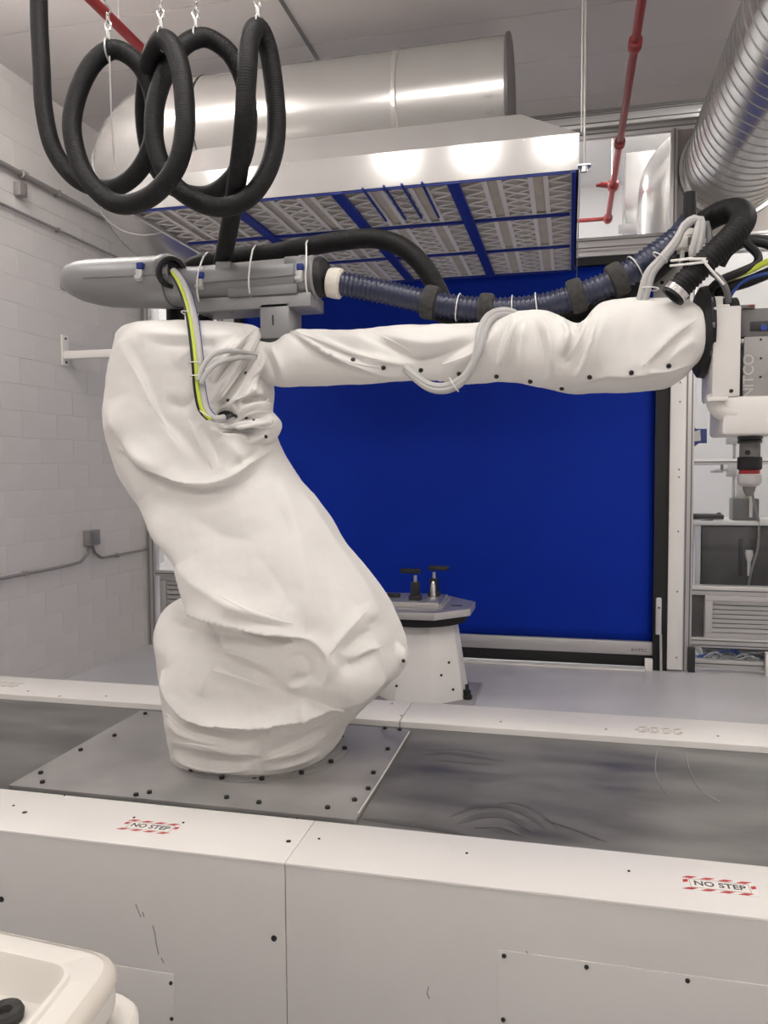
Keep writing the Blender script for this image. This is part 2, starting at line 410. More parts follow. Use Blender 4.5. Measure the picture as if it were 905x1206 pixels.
# ================================================================== CEILING LIGHTS, LONG ONES ADDED FOR FILL (out of the frame)
def round_lamp(x, y, label):
    t = thing('round_ceiling_lamp', label, 'lamp', (x, y, ZC), 'round ceiling lamps')
    G().lathe((x, y, ZC), (0,0,-1), [(0, .08), (.02, .08), (.022, .03), (.16, .03), (.17, .12), (.20, .15), (.205, .142)], 24).build('housing', 'alu', t)
    G().lathe((x, y, ZC-.203), (0,0,-1), [(0, .138), (.05, .138), (.09, .11), (.105, .05)], 24).build('diffuser', 'lampw', t)
    return t
for i, x in enumerate((-2.9, -1.42, -.76, -.10, 1.5)):
    round_lamp(x, 1.55, 'round ceiling lamp above the near track rail, %s from the left wall' % ('first','second','third','fourth','fifth')[i])
for i, (x, y) in enumerate(((-2.9, 3.35), (2.35, 3.35), (2.35, 5.1), (-1.6, -1.2), (1.4, -1.2))):  # long lights added out of frame to fill robot, hood and walls
    t = thing('long_fill_light', 'long fill light added %s' % ('above the left end of the track','above the right end of the track','beside the spiral duct near the partition','behind the photographer on the left','behind the photographer on the right')[i], 'ceiling light', (x, y, ZC), 'added long fill lights')
    for s_ in (-.5, .5): G().cyl((x+s_, y, ZC-.13), (x+s_, y, ZC), .006, n=6).build('drop_rod', 'rod', t)
    G().box(x-.62, x+.62, y-.05, y+.05, ZC-.15, ZC-.12).build('housing', 'paint', t, bevel=.006)
    G().lathe((x-.60, y, ZC-.19), (1,0,0), [(0, .045), (.01, .055), (1.19, .055), (1.2, .045)], 16).build('tube_diffuser', 'panelw' if y > 0 else 'rearw', t)
for i, (x, y) in enumerate(((-4.0, 8.3), (-1.3, 7.8), (1.5, 7.7))):
    t = thing('next_room_light', 'ceiling light in the room behind the partition, %s' % ('left','middle','right')[i], 'ceiling light', (x, y, 5.0), 'lights of the next room')
    G().box(x-.62, x+.62, y-.17, y+.17, 4.93, 5.0).build('housing', 'paint', t, bevel=.006)
    G().box(x-.60, x+.60, y-.15, y+.15, 4.92, 4.932).build('diffuser', 'backw', t, bevel=.003)

# ================================================================== DUCTS
DY, DZ, DR = 5.05, 3.917, .357
duct = thing('round_duct', 'large round sheet metal duct lying over the hood, capped at its right end', 'duct', (-1.4, DY, DZ-DR))
p = [(-1.02, DY, DZ), (-2.55, DY, DZ)]
G().tube([(-.375, DY, DZ), (-1.045, DY, DZ)], DR, 64, cap=False).build('duct_section', 'galv', duct)
G().tube([(-1.035, DY, DZ), (-2.35, DY, DZ)], DR-.004, 64, cap=False).build('duct_section', 'galv', duct)
g = G()
g.tube([(-1.06, DY, DZ), (-1.052, DY, DZ), (-1.03, DY, DZ), (-1.022, DY, DZ)], [DR-.003, DR+.008, DR+.008, DR-.001], 64, cap=False)
g.build('seam_collar', 'seal', duct)
for k in range(26):
    a = math.pi*(.52+1.0*k/25)
    c = Vector((-1.041+random.uniform(-.012, .012), DY+math.cos(a)*(DR+.008), DZ+math.sin(a+math.pi)*-(DR+.008)))
cap = G().lathe((-.385, DY, DZ), (1,0,0), [(0, DR+.001), (.002, DR+.014), (.022, DR+.014), (.026, DR+.002), (.024, DR-.01)], 64).build('end_cap', 'tooldark', duct)
# elbow to the left, turning to the back wall and dropping into a spiral run
el = cat_rom([(-2.1, DY, DZ), (-2.35, DY, DZ), (-2.72, DY+.03, DZ-.01), (-2.98, DY+.18, DZ-.08), (-3.12, DY+.42, DZ-.2), (-3.16, DY+.68, DZ-.28), (-3.16, DY+.9, DZ-.3)], .02)
el = [q for q in el if q.x < -2.33]
G().tube(even(el, .05), DR, 56, cap=False).build('elbow', 'galv', duct)
e2 = even(el, .22)
for k in (1, 3, 4):
    t_ = (e2[min(k+1, len(e2)-1)]-e2[k-1]).normalized()
    G().tube([e2[k]-t_*.012, e2[k]-t_*.004, e2[k]+t_*.004, e2[k]+t_*.012], [DR-.002, DR+.006, DR+.006, DR-.002], 56, cap=False).build('gore_seam', 'galv', duct)
def spiral(p0, p1, r, pitch, name, parent, n=48):
    p0 = Vector(p0); p1 = Vector(p1); L = (p1-p0).length; d = (p1-p0)/L; u = d.orthogonal().normalized(); v = d.cross(u)
    o = G().tube([p0, p1], r, n, cap=False).build(name, 'spiral', parent)
    turns = L/pitch; q = []
    for i in range(int(turns*n)+1):
        a = 2*math.pi*i/n; q.append(p0+d*(L*i/(turns*n))+(u*math.cos(a)+v*math.sin(a))*(r+.001))
    G().tube(q, .004, 4).build('lock_seam', 'toolgrey', o)
    return o
spiral((-3.16, DY+.88, DZ-.3), (-3.16, YW-.13, DZ-.3), DR-.01, .11, 'spiral_section', duct)
# faint hand-marked digits near the cap
for ch, a in (('3', 198), ('2', 212), ('8', 226)):
    a_ = math.radians(a); nrm = Vector((0, math.cos(a_), math.sin(a_)+0))
    text_mesh('marking', ch, .055, (-.47, DY+math.cos(a_)*(DR+.0012), DZ+math.sin(a_)*(DR+.0012)), (0, -math.sin(a_), math.cos(a_)), (-1, 0, 0), 'dcable', duct)

# take-off collars between hood and duct
hood = thing('exhaust_hood', 'aluminium exhaust hood with sloped top and blue framed filter grid underneath', 'hood', (-1.2, 5.05, 3.1))
HX0, HX1, HY0, HY1 = -2.44, .035, 4.04, 6.07
HB, HF, HT, HS = 3.10, 3.275, 3.525, .305
g = G()
o4 = [(HX0, HY0), (HX1, HY0), (HX1, HY1), (HX0, HY1)]
i4 = [(HX0+HS, HY0+HS), (HX1-HS, HY0+HS), (HX1-HS, HY1-HS), (HX0+HS, HY1-HS)]
v = [(x, y, HB) for x, y in o4]+[(x, y, HF) for x, y in o4]+[(x, y, HT) for x, y in i4]
f = [(k, (k+1) % 4, 4+(k+1) % 4, 4+k) for k in range(4)]+[(4+k, 4+(k+1) % 4, 8+(k+1) % 4, 8+k) for k in range(4)]+[(8,9,10,11)]
g.add(v, f)
hs = g.build('housing', 'hood', hood, smooth=20)
G().box(HX0+.01, HX1-.01, HY0+.01, HY1-.01, HB+.035, HB+.04).build('filter_deck', 'tooldark', hood, smooth=0)
for k in range(4):
    x = HX0+.35+k*.62
    G().cyl((x, HY0-.001, HF-.01), (x, HY0-.004, HF-.01), .006, n=8).build('rivet', 'alu', hood)
for x in (-.66, -1.62, -2.05):
    G().lathe((x, DY-.02, HT-.002), (0,0,1), [(0, .20), (.012, .20), (.014, .165), (.06, .16), (.2, .155)], 40).build('takeoff_collar', 'hood', hood)
# blue grid: three rows and four columns of filters
cx = [HX0+.012, -1.828, -1.207, -.588, HX1-.012]; cy = [HY0+.008, 4.716, 5.392, HY1-.008]
for i in range(5):
    w = .031 if i not in (0, 4) else .022
    G().box(cx[i]-(w if i else 0), cx[i]+(w if i < 4 else 0), HY0+.004, HY1-.004, HB-.012, HB+.006).build('grid_bar', 'bluebar' if i else 'alu', hood, smooth=0)
for j in range(4):
    w = .013 if j not in (0, 3) else .011
    for i in range(4):
        G().box(cx[i]+.032, cx[i+1]-.032, cy[j]-(w if j else 0), cy[j]+(w if j < 3 else 0), HB-.010, HB+.004).build('cross_bar', 'bluebar', hood, smooth=0)
# thin blue straps sagging across the front filter of the third column
for k, (a, b) in enumerate((((427, 222), (455, 260)), ((452, 219), (478, 258)), ((473, 217), (497, 257)), ((497, 215), (517, 256)))):
    A = at(*a, Z=HB-.002); B_ = at(*b, Z=HB-.002); mid = (A+B_)/2+Vector((.0, -.03, 0))
    G().tube(cat_rom([A, mid, B_], .05), .007, 6).build('strap', 'bluebar', hood)
# filter: pleated media and a die-cut card grid
def mk_filter(w, h):
    md_ = G(); n = 26; vs = []
    for i in range(2*n+1):
        y = -h/2+h*i/(2*n); z = .012+(.010 if i % 2 else 0)
        vs += [(-w/2, y, z), (w/2, y, z)]
    md_.add(vs, [(2*i, 2*i+1, 2*i+3, 2*i+2) for i in range(2*n)])
    gr = G()
    def strip(a, b, wd, z=0.0):
        a = Vector((*a, z)); b = Vector((*b, z)); d = (b-a).normalized(); s_ = Vector((-d.y, d.x, 0))*wd/2
        gr.prism([a-s_, b-s_, b+s_, a+s_], (0, 0, .006))
    X = lambda t: -w/2+w*t
    bars = (.24, .37, .63, .76)
    for t in bars: strip((X(t), -h/2), (X(t), h/2), .024)
    strip((X(0)+.008, -h/2), (X(0)+.008, h/2), .016); strip((X(1)-.008, -h/2), (X(1)-.008, h/2), .016)
    strip((-w/2, -h/2+.006), (w/2, -h/2+.006), .012); strip((-w/2, h/2-.006), (w/2, h/2-.006), .012)
    for (t0, t1, nn, db) in ((.02, .24, 5, False), (.37, .63, 3, True), (.76, .98, 5, False)):
        for i in range(nn):
            ya = -h/2+h*i/nn; yb = -h/2+h*(i+.5)/nn; yc = -h/2+h*(i+1)/nn
            strip((X(t0), ya), (X(t1), yb), .014, .001); strip((X(t1), yb), (X(t0), yc), .014, .001)
            if db and t0 > .3 and t0 < .5:
                strip((X(t1), ya), (X(t0), yb), .014, .0015); strip((X(t0), yb), (X(t1), yc), .014, .0015)
    return md_, gr
proto = {}
rn = ('front', 'middle', 'rear'); cn = ('leftmost', 'second from left', 'third from left', 'rightmost')
for j in range(3):
    for i in range(4):
        x0, x1 = cx[i]+.02, cx[i+1]-.02; y0, y1 = cy[j]+.008, cy[j+1]-.008
        loc = Vector(((x0+x1)/2, (y0+y1)/2, HB+.005)); t = thing('air_filter', 'tan pleated air filter in the hood, %s row, %s column' % (rn[j], cn[i]), 'filter', loc, 'pleated filters under the exhaust hood')
        key = 0
        if key not in proto:
            a, b = mk_filter(.595, .66)
            ma = a.build('pleated_media', 'media', None, 0); mb = b.build('card_grid', 'card', None, 0)
            ma.parent = t; mb.parent = t; proto[key] = (ma, mb)
        else:
            for q in proto[key]: share(q, (0,0,0), t)
# hanger rod at the front right corner of the hood and a loose wire
rodx, rody = HX1+.025, HY0-.03
t = thing('hanger_rod', 'long threaded rod holding the right front corner of the hood', 'rod', (rodx, rody, 3.08))
G().cyl((rodx, rody, 3.07), (rodx, rody, ZC), .0055, n=8).build('rod', 'rod', t)
G().cyl((rodx, rody, 3.075), (rodx, rody, 3.10), .016, n=6).build('nut', 'rod', t)
G().box(HX1-.005, rodx+.03, rody-.02, rody+.02, 3.10, 3.108).build('angle_tab', 'rod', t, smooth=0)
t2 = G().cyl((HX1+.012, HY0+.06, 3.3), (HX1+.012, HY0+.06, ZC), .004, n=6).build('thin_hanger_wire', 'wire'); tag(t2, 'thin dark wire running up beside the hood hanger rod', 'wire')
t2 = G().cyl((HX1-.0+.006, HY1-.02, 3.02), (HX1+.006, HY0+.02, 3.095), .003, n=6).build('slack_wire', 'wire'); tag(t2, 'thin slack wire along the right edge of the hood filters', 'wire')

# right spiral duct
sd = thing('spiral_duct', 'spiral-seamed steel duct running along the ceiling at the right to the partition', 'duct', (1.20, 5.0, 3.55))
SR = .375; SX, SZ = 1.215, 3.95
spiral((SX, 2.6, SZ), (SX, YW-.05, SZ), SR, .115, 'spiral_section', sd, 56)
G().lathe((SX, YW-.10, SZ), (0,1,0), [(0, SR+.004), (.002, SR+.025), (.06, SR+.03), (.065, SR+.005)], 56).build('wall_collar', 'spiral', sd)
for yy in (3.0, 5.4):
    G().cyl((SX, yy, SZ+SR), (SX, yy, ZC), .008, n=8).build('hanger', 'rod', sd)

# ducts seen through the upper window
bd = thing('window_duct', 'bright steel duct bend seen through the upper window beside the red pipe', 'duct', (.80, 7.6, 3.2))
el = cat_rom([(.80, 7.6, 2.6), (.80, 7.6, 3.4), (.80, 7.6, 4.0), (.84, 7.6, 4.25), (1.0, 7.6, 4.42), (1.3, 7.6, 4.5), (2.0, 7.6, 4.5)], .04)
G().tube(even(el, .06), .215, 40).build('duct_bend', 'galv', bd)
bx = thing('window_plenum', 'grey sheet metal plenum box behind the upper window', 'duct box', (.9, 8.1, 3.2))
G().box(.50, 1.7, 7.95, 8.4, 3.95, 4.62).build('box_body', 'galv', bx, bevel=.01)
G().box(.44, 1.7, 7.93, 7.95, 3.86, 3.95).build('flange', 'alu', bx, bevel=.004)
G().box(.62, .80, 8.0, 8.3, 2.9, 3.86).build('down_leg', 'galv', bx, bevel=.006)
G().cyl((1.0, 8.15, 4.6), (1.0, 8.15, 5.0), .02).build('hanger', 'rod', bx)

# ================================================================== RED SPRINKLER PIPES
PZ = 4.2
rp = thing('red_sprinkler_pipe', 'red sprinkler pipe running from the right ceiling through the partition window', 'pipe', (.37, 6, PZ))
G().cyl((.37, 2.4, PZ), (.37, 8.6, PZ), .026).build('pipe', 'red', rp)
for yy in (5.12, 6.62): G().lathe((.37, yy-.05, PZ), (0,1,0), [(0, .028), (.004, .040), (.035, .042), (.04, .034), (.06, .034), (.065, .042), (.095, .040), (.1, .028)], 20).build('coupling', 'redf', rp)
G().lathe((.37, 7.52, PZ), (0,1,0), [(0, .03), (.02, .05), (.10, .05), (.12, .03)], 16).build('tee', 'redf', rp)
G().tube([(.37, 7.58, PZ), (.27, 7.58, PZ+.015), (.22, 7.58, PZ+.01)], [.03, .024, .01], 12).build('branch_plug', 'redf', rp)
G().lathe((.37, 8.5, PZ), (0,1,0), [(0, .03), (.02, .045), (.10, .045), (.12, .03)], 16).build('tee', 'redf', rp)
G().cyl((.37, 8.56, PZ), (-.35, 8.56, PZ), .02).build('branch', 'gauge', rp)
for yy in (3.2, 5.9, 7.9): G().cyl((.37, yy, PZ+.02), (.37, yy, ZC if yy < 6.7 else 5.0), .005, n=6).build('hanger', 'rod', rp)
rp = thing('red_sprinkler_pipe', 'red pipe crossing the ceiling behind the hanging hose loops', 'pipe', (-2.55, 4, PZ))
G().cyl((-2.545, 2.2, PZ), (-2.545, 4.83, PZ), .030).build('pipe', 'red', rp)
for yy in (3.0, 4.2): G().cyl((-2.545, yy, PZ+.02), (-2.545, yy, ZC), .005, n=6).build('hanger', 'rod', rp)

# ================================================================== LEFT WALL FITTINGS
def wall_line(z, y0, y1, r, name, label, box=None):
    t = thing(name, label, 'conduit', (XL+r, y0, z))
    G().cyl((XL+.012+r, y0, z), (XL+.012+r, y1, z), r, n=10).build('tube', 'conduit', t)
    n = int((y1-y0)/.9)
    for k in range(n+1):
        y = y0+.3+k*.9
        if y < y1: G().box(XL, XL+.012+2*r+.003, y-.012, y+.012, z-r-.006, z+r+.004).build('clip', 'conduit', t, bevel=.003)
    return t
wall_line(3.49, 1.5, 6.6, .011, 'wall_conduit', 'thin conduit line along the left block wall under the thicker upper pipe')
t = wall_line(3.765, 1.5, 6.6, .019, 'wall_pipe', 'thicker grey pipe high on the left wall with a small box')
G().box(XL+.003, XL+.06, 4.93, 5.01, 3.60, 3.70).build('junction_box', 'conduit', t, bevel=.006)
G().lathe((XL+.031, 4.98, 3.765), (0,1,0), [(0, .02), (.004, .03), (.05, .032), (.055, .022)], 12).build('coupling', 'conduit', t)
t = thing('outlet_conduit', 'grey conduit dipping below a small outlet box on the left block wall', 'conduit', (XL+.02, 5.7, 1.0))
pts = cat_rom([(XL+.02, 2.0, .90), (XL+.02, 4.6, .90), (XL+.02, 5.45, .90), (XL+.02, 5.58, .915), (XL+.022, 5.66, .96), (XL+.025, 5.695, 1.03)], .05)
G().tube(pts, .012, 8).build('tube', 'conduit', t)
pts = cat_rom([(XL+.025, 5.725, 1.03), (XL+.022, 5.76, .96), (XL+.02, 5.84, .915), (XL+.02, 5.98, .905), (XL+.02, 6.6, .905)], .05)
G().tube(pts, .012, 8).build('tube', 'conduit', t)
G().box(XL+.001, XL+.06, 5.63, 5.79, 1.03, 1.155).build('outlet_box', 'conduit', t, bevel=.006)
G().box(XL+.06, XL+.066, 5.66, 5.76, 1.05, 1.135).build('cover_plate', 'podd', t, bevel=.003)
for yy in (4.9, 6.1): G().box(XL+.001, XL+.036, yy-.012, yy+.012, .885, .92).build('clip', 'conduit', t, bevel=.003)
t = thing('wall_bracket', 'white steel bracket arm standing out from the left block wall', 'bracket', (XL, 5.5, 2.5))
G().box(XL, XL+.014, 5.42, 5.50, 2.47, 2.70).build('mount_plate', 'paint2', t, bevel=.003)
G().obox((XL+.42, 5.46, 2.545), (.41, 0, -.0), (0, .025, 0), (0, 0, .03)).build('arm', 'paint2', t, bevel=.004)
for z in (2.49, 2.675): G().cyl((XL+.014, 5.46, z), (XL+.022, 5.46, z), .010, n=6).build('bolt', 'bolt', t)

# ================================================================== SEEN THROUGH THE RIGHT BAY
Yr = 7.25
def q(px, py, Y=Yr): return at(px, py, Y=Y)
t = thing('dark_cabinet', 'dark smoked equipment cabinet behind the partition above the right louver', 'cabinet', (1.5, Yr, 0))
A = q(827, 618); B_ = q(960, 694)
G().box(A.x, B_.x+.3, Yr, Yr+.5, .05, A.z).build('smoked_body', 'smoke', t, bevel=.01)
G().box(A.x-.06, A.x-.01, Yr-.03, Yr+.03, 0, A.z+.02).build('corner_post', 'paint', t, bevel=.004)
G().box(A.x-.16, A.x-.11, Yr+.2, Yr+.3, 0, A.z).build('rear_post', 'toolgrey', t, bevel=.004)
for k in (0, 1): G().box(A.x+.30+.09*k, A.x+.33+.09*k, Yr-.012, Yr, .7, A.z-.12).build('vent_strip', 'blackp', t, bevel=.003)
G().box(A.x-.25, B_.x+.35, Yr-.06, Yr+.55, A.z, A.z+.035).build('top_board', 'paint', t, bevel=.005)
zt = A.z+.035
k0 = q(812, 600); k1 = q(853, 612)
kb = thing('keyboard_tray', 'flat black tray lying on the cabinet top behind the glass', 'tray', (k0.x, Yr, zt))
G().box(k0.x-.05, k1.x, Yr-.02, Yr+.16, zt+.012, zt+.055).build('slab', 'blackp', kb, bevel=.012)
for xx in (k0.x+.02, k0.x+.19): G().box(xx, xx+.08, Yr-.01, Yr+.02, zt, zt+.014).build('foot', 'paint2', kb, bevel=.004)
G().lathe((k1.x-.03, Yr+.06, zt+.05), (0,0,1), [(0, .02), (.015, .018), (.02, .006)], 12).build('knob', 'blackp', kb)
d0 = q(865, 595); d1 = q(893, 618)
db = thing('dark_device', 'dark upright device with a cream bracket standing on the cabinet top', 'device', (d0.x, Yr, zt))
G().box(d0.x, d1.x+.02, Yr+.05, Yr+.22, zt, zt+.19).build('case', 'tooldark', db, bevel=.01)
G().box(d0.x+.04, d0.x+.16, Yr+.08, Yr+.2, zt+.19, zt+.32).build('cream_block', 'cream', db, bevel=.01)
G().box(d0.x+.13, d0.x+.155, Yr+.03, Yr+.05, zt+.03, zt+.27).build('cream_strip', 'cream', db, bevel=.004)
G().cyl((d0.x+.012, Yr+.1, zt+.19), (d0.x+.012, Yr+.1, zt+.75), .014, n=8).build('stem', 'alu', db)
G().tube(cat_rom([(d0.x+.012, Yr+.1, zt+.44), (d0.x-.08, Yr+.05, zt+.44), (d0.x-.15, Yr+.02, zt+.435)], .03), .012, 8).build('arm', 'alu', db)
G().lathe((d0.x-.14, Yr+.02, zt+.415), (0,0,1), [(0, .05), (.02, .055), (.024, .04)], 16).build('dish', 'latch', db)
G().cyl((d0.x-.10, Yr+.02, zt+.43), (d0.x-.10, Yr+.02, zt+.50), .012, n=8).build('peg', 'tooldark', db)
G().box(d0.x-.05, d0.x+.03, Yr+.05, Yr+.14, zt+.38, zt+.50).build('clamp', 'latch', db, bevel=.006)
G().box(d0.x-.06, d0.x+.05, Yr+.05, Yr+.1, zt+.66, zt+.74).build('upper_clamp', 'latch', db, bevel=.006)
tb = G(); pts = cat_rom([q(885, 560, 7.2), q(888, 590, 7.2), q(894, 615, 7.2), q(893, 645, 7.2), q(886, 670, 7.2), q(882, 690, 7.2)], .03)
tag(tb.tube(pts, .011, 8).build('drooping_cable', 'conduit'), 'grey cable drooping down the front of the dark cabinet', 'cable')
wc = q(883, 655, 7.22)
t = thing('white_plug', 'white plug hanging on the front of the dark cabinet', 'plug', wc)
G().lathe((wc.x, 7.23, wc.z+.05), (0,0,-1), [(0, .03), (.04, .035), (.07, .028), (.10, .016), (.22, .012)], 14).build('plug_body', 'paint2', t)
G().box(wc.x-.008, wc.x+.008, 7.225, 7.256, wc.z, wc.z+.03).build('pin', 'rod', t)
# tangled cables on the floor seen under the louver
for k in range(14):
    x = 1.0+.04*k+random.uniform(-.02, .05); y = 6.8+random.uniform(0, .25); pts = []
    for j in range(6): pts.append((x+random.uniform(-.15, .25), y+random.uniform(-.05, .15), .012+random.uniform(0, .10)*(j % 2)))
    tag(G().tube(cat_rom(pts, .025), .008, 6).build('floor_cable', ('gcable', 'dcable', 'bcable', 'gcable')[k % 4]), 'loose %s cable in the tangle on the floor below the right louver' % ('light grey', 'dark grey', 'blue', 'light grey')[k % 4], 'cable', 'tangled cables below the right louver')
# blue and white placard behind the glass
a = q(823, 510, 6.672)
t = thing('blue_placard', 'blue and white placard stuck behind the glass beside the door post', 'placard', a)
G().prism([q(812, 530, 6.671), q(812, 492, 6.671), q(820, 505, 6.671), q(833, 505, 6.671), q(833, 522, 6.671), q(824, 522, 6.671)], (0, .004, 0)).build('board', 'bcable', t, smooth=0)
G().prism([q(816, 509, 6.6705), q(825, 506, 6.6705), q(826, 519, 6.6705), q(816, 520, 6.6705)], (0, .002, 0)).build('white_field', 'paint2', t, smooth=0)

# ================================================================== TURNTABLE behind the track
TX, TY, TZ = -1.03, 5.5, .70
tt = thing('turntable', 'white pedestal turntable with a grey faceted steel top behind the track', 'turntable', (TX, TY, 0))
def ngon(cx_, cy_, r, z, n=8, a0=math.pi/8, sx=1, sy=1): return [(cx_+math.cos(a0+2*math.pi*k/n)*r*sx, cy_+math.sin(a0+2*math.pi*k/n)*r*sy, z) for k in range(n)]
G().box(TX-.38, TX+.40, TY-.33, TY+.33, 0, .03).build('base_plate', 'plate', tt, bevel=.004)
def frust(b, t_): return G().add(b+t_, [tuple(reversed(range(len(b)))), tuple(range(len(b), 2*len(b)))]+[(i, (i+1) % len(b), len(b)+(i+1) % len(b), len(b)+i) for i in range(len(b))])
frust(ngon(TX, TY, .345, .03, 8), ngon(TX, TY, .265, .565, 8)).build('pedestal', 'paint', tt, bevel=.006)
G().cyl((TX, TY, .565), (TX, TY, .625), .325, n=48).build('ring', 'black', tt)
G().prism(ngon(TX, TY, .40, .625), (0, 0, .05)).build('top_plate', 'alu', tt, bevel=.005)
G().box(TX-.33, TX+.16, TY-.20, TY+.20, .675, .715).build('fixture_plate', 'alu', tt, bevel=.006)
G().box(TX+.155, TX+.18, TY-.20, TY+.20, .675, .70).build('fixture_edge', 'toolgrey', tt, bevel=.003)
G().box(TX-.30, TX-.16, TY-.03, TY+.03, .715, .74).build('slot_bar', 'blackp', tt, bevel=.004)
G().box(TX+.22, TX+.30, TY-.06, TY-.04, .674, .678).build('slot', 'blackp', tt, smooth=0)
def clamp(x, y, ang, metal):
    z = .715
    b = G().box(x-.042, x+.042, y-.035, y+.035, z, z+.035).build('clamp_foot', 'clampblk', tt, bevel=.004)
    G().box(x-.03, x+.03, y-.028, y+.028, z+.035, z+.13).build('clamp_body', 'clampblk', b, bevel=.006)
    G().cyl((x, y, z+.13), (x, y, z+.175), .012, n=12).build('clamp_stem', 'rod', b)
    d = Vector((math.cos(ang), math.sin(ang), 0)); s_ = Vector((-d.y, d.x, 0)); c = Vector((x, y, z+.19))
    G().prism([c-d*.035-s_*.03, c+d*.02-s_*.035, c+d*.11-s_*.012, c+d*.11+s_*.012, c+d*.02+s_*.035, c-d*.035+s_*.03], (0, 0, .032)).build('clamp_lever', 'clampblk', b, bevel=.006)
    if metal: G().lathe((x, y-.045, z), (0,0,1), [(0, .022), (.07, .02), (.11, .012), (.12, .004)], 16).build('clamp_pin', 'chrome', b)
clamp(-1.055, TY-.10, math.pi, False); clamp(-.955, TY+.10, -.1, True)
G().cyl((TX+.34, TY-.10, .03), (TX+.34, TY-.10, .055), .036, n=12).build('anchor_washer', 'bolt', tt)
G().lathe((TX+.34, TY-.10, .055), (0,0,1), [(0, .028), (.035, .028), (.036, .014), (.075, .014)], 6).build('anchor_bolt', 'bolt', tt)
for (px, py) in ((468, 807), (528, 782), (519, 797), (533, 814)):
    c = at(px, py, Y=TY-.30)
    d = Vector((px/452-1.1, -1, 0)).normalized()
    G().lathe((c.x, TY-.315+(.06 if px > 500 else 0), c.z), (0,-1,0), [(0, .009), (.009, .009), (.011, .005)], 8).build('screw', 'bolt', tt)

# ================================================================== LINEAR TRACK
ZR, ZT = .60, .575
tr = thing('robot_track', 'long white floor track with side rails and worn grey deck carrying the robot', 'robot track', (-.5, 2.6, 0))
G().box(-3.7, 3.2, 2.10, 3.2, .0, ZT).build('deck', 'trough', tr, smooth=0)
def railpiece(x0, x1, y0, y1, z0, z1, name='rail_cover'): return G().box(x0, x1, y0, y1, z0, z1).build(name, 'paint', tr, bevel=.006, seg=2)
SEAM = -.733
fr = [G().box(a_, b_, 1.9165, 2.175, .592, ZR).build('rail_cover', 'paint', tr, bevel=.002, seg=2) for a_, b_ in ((-3.7, SEAM-.0007), (SEAM+.0007, 3.2))]
br = [railpiece(-3.7, -.682, 3.125, 3.405, .10, ZR), railpiece(-.679, 3.2, 3.125, 3.405, .10, ZR)]
G().box(-3.7, SEAM-.0007, 1.918, 2.10, 0, .593).build('front_panel', 'paint_shade', tr, bevel=.003)
G().box(SEAM+.0007, 3.2, 1.918, 2.10, 0, .593).build('front_panel', 'paint_shade', tr, bevel=.003)
def onface(px, py): return at(px, py, Y=1.918)
a = onface(205, 1147); h1 = G().box(-2.4, a.x, 1.9155, 1.93, .05, a.z).build('access_panel', 'paint_shade', tr, bevel=.002)
b = onface(587, 1118); h2 = G().box(b.x, b.x+.95, 1.9155, 1.93, .05, b.z).build('access_panel', 'paint_shade', tr, bevel=.002)
def screw(p_, n_, r=.0075, parent=tr, mat_='bolt', h=.004):
    p_ = Vector(p_); G().lathe(p_, n_, [(0, r), (h*.7, r*.95), (h, r*.6)], 10).build('screw', mat_, parent)
for (px, py) in ((594, 1125), (691, 1138), (810, 1154), (593, 1200)):
    c = onface(px, py); screw((c.x, 1.9155, c.z), (0,-1,0), .0058, h2)
for (px, py) in ((202, 1157), (203, 1199)):
    c = onface(px, py); screw((c.x, 1.9155, c.z), (0,-1,0), .0055, h1)
for (px, py) in ((323, 1105), (2, 1059)):
    c = onface(px, py); screw((c.x, 1.918, c.z), (0,-1,0), .0085)
for (px, py, r) in ((16, 949, .004), (29, 957, .0075), (340, 991, .0075), (376, 988, .004), (550, 1005, .004), (741, 1026, .004), (158, 963, .004), (216, 969, .004), (76, 937, .003), (350, 964, .003)):
    c = at(px, py, Z=ZR); screw((c.x, c.y, ZR), (0,0,1), r, tr, 'bolt', .0025)
for (px, py) in ((33, 814), (70, 820), (125, 820), (462, 829), (473, 843), (590, 850), (714, 859), (846, 867), (225, 830)):
    c = at(px, py, Z=ZR); screw((c.x, min(3.39, max(3.14, c.y)), ZR), (0,0,1), .0055, tr, 'conduit', .0025)
# thin sealed joint lines along the deck edges
G().box(-3.7, 3.2, 2.174, 2.186, ZT-.002, ZT+.003).build('edge_joint', 'scuff', tr, smooth=0)
# scuffs on the front panel and the deck
for pts in ([(160, 1065), (166, 1080)], [(168, 1074), (170, 1080)], [(180, 1090), (182, 1096), (184, 1110), (187, 1124)], [(190, 1128), (193, 1134)], [(505, 1162), (503, 1170), (506, 1176)], [(620, 1119), (622, 1122)]):
    G().tube([onface(*q_)+Vector((0, -.0005 if pts[0][0] < 600 else -.003, 0)) for q_ in pts], .0012, 5).build('scuff', 'tooldark', tr, smooth=0)
smears = [([(500, 889), (530, 887), (565, 892), (596, 897)], .020), ([(515, 895), (545, 898), (580, 900)], .012), ([(505, 884), (540, 883), (575, 888)], .008),
          ([(530, 962), (560, 950), (595, 950), (625, 962), (648, 982)], .016), ([(540, 970), (570, 960), (600, 962), (630, 980)], .022), ([(560, 955), (600, 945), (632, 955), (660, 978)], .008),
          ([(425, 964), (470, 969), (520, 977), (556, 986)], .018), ([(560, 975), (590, 972), (615, 984)], .014), ([(640, 965), (680, 978), (715, 992)], .007)]
for k, (pts, w_) in enumerate(smears):
    pp_ = cat_rom([at(*q_, Z=ZT+.0006+.0001*k) for q_ in pts], .03); n_ = len(pp_)
    G().tube(pp_, [.0004*max(.15, math.sin(math.pi*(i+.5)/n_)) for i in range(n_)], 6, flat=w_/.0004).build('deck_smear', 'scuff', tr, smooth=0)
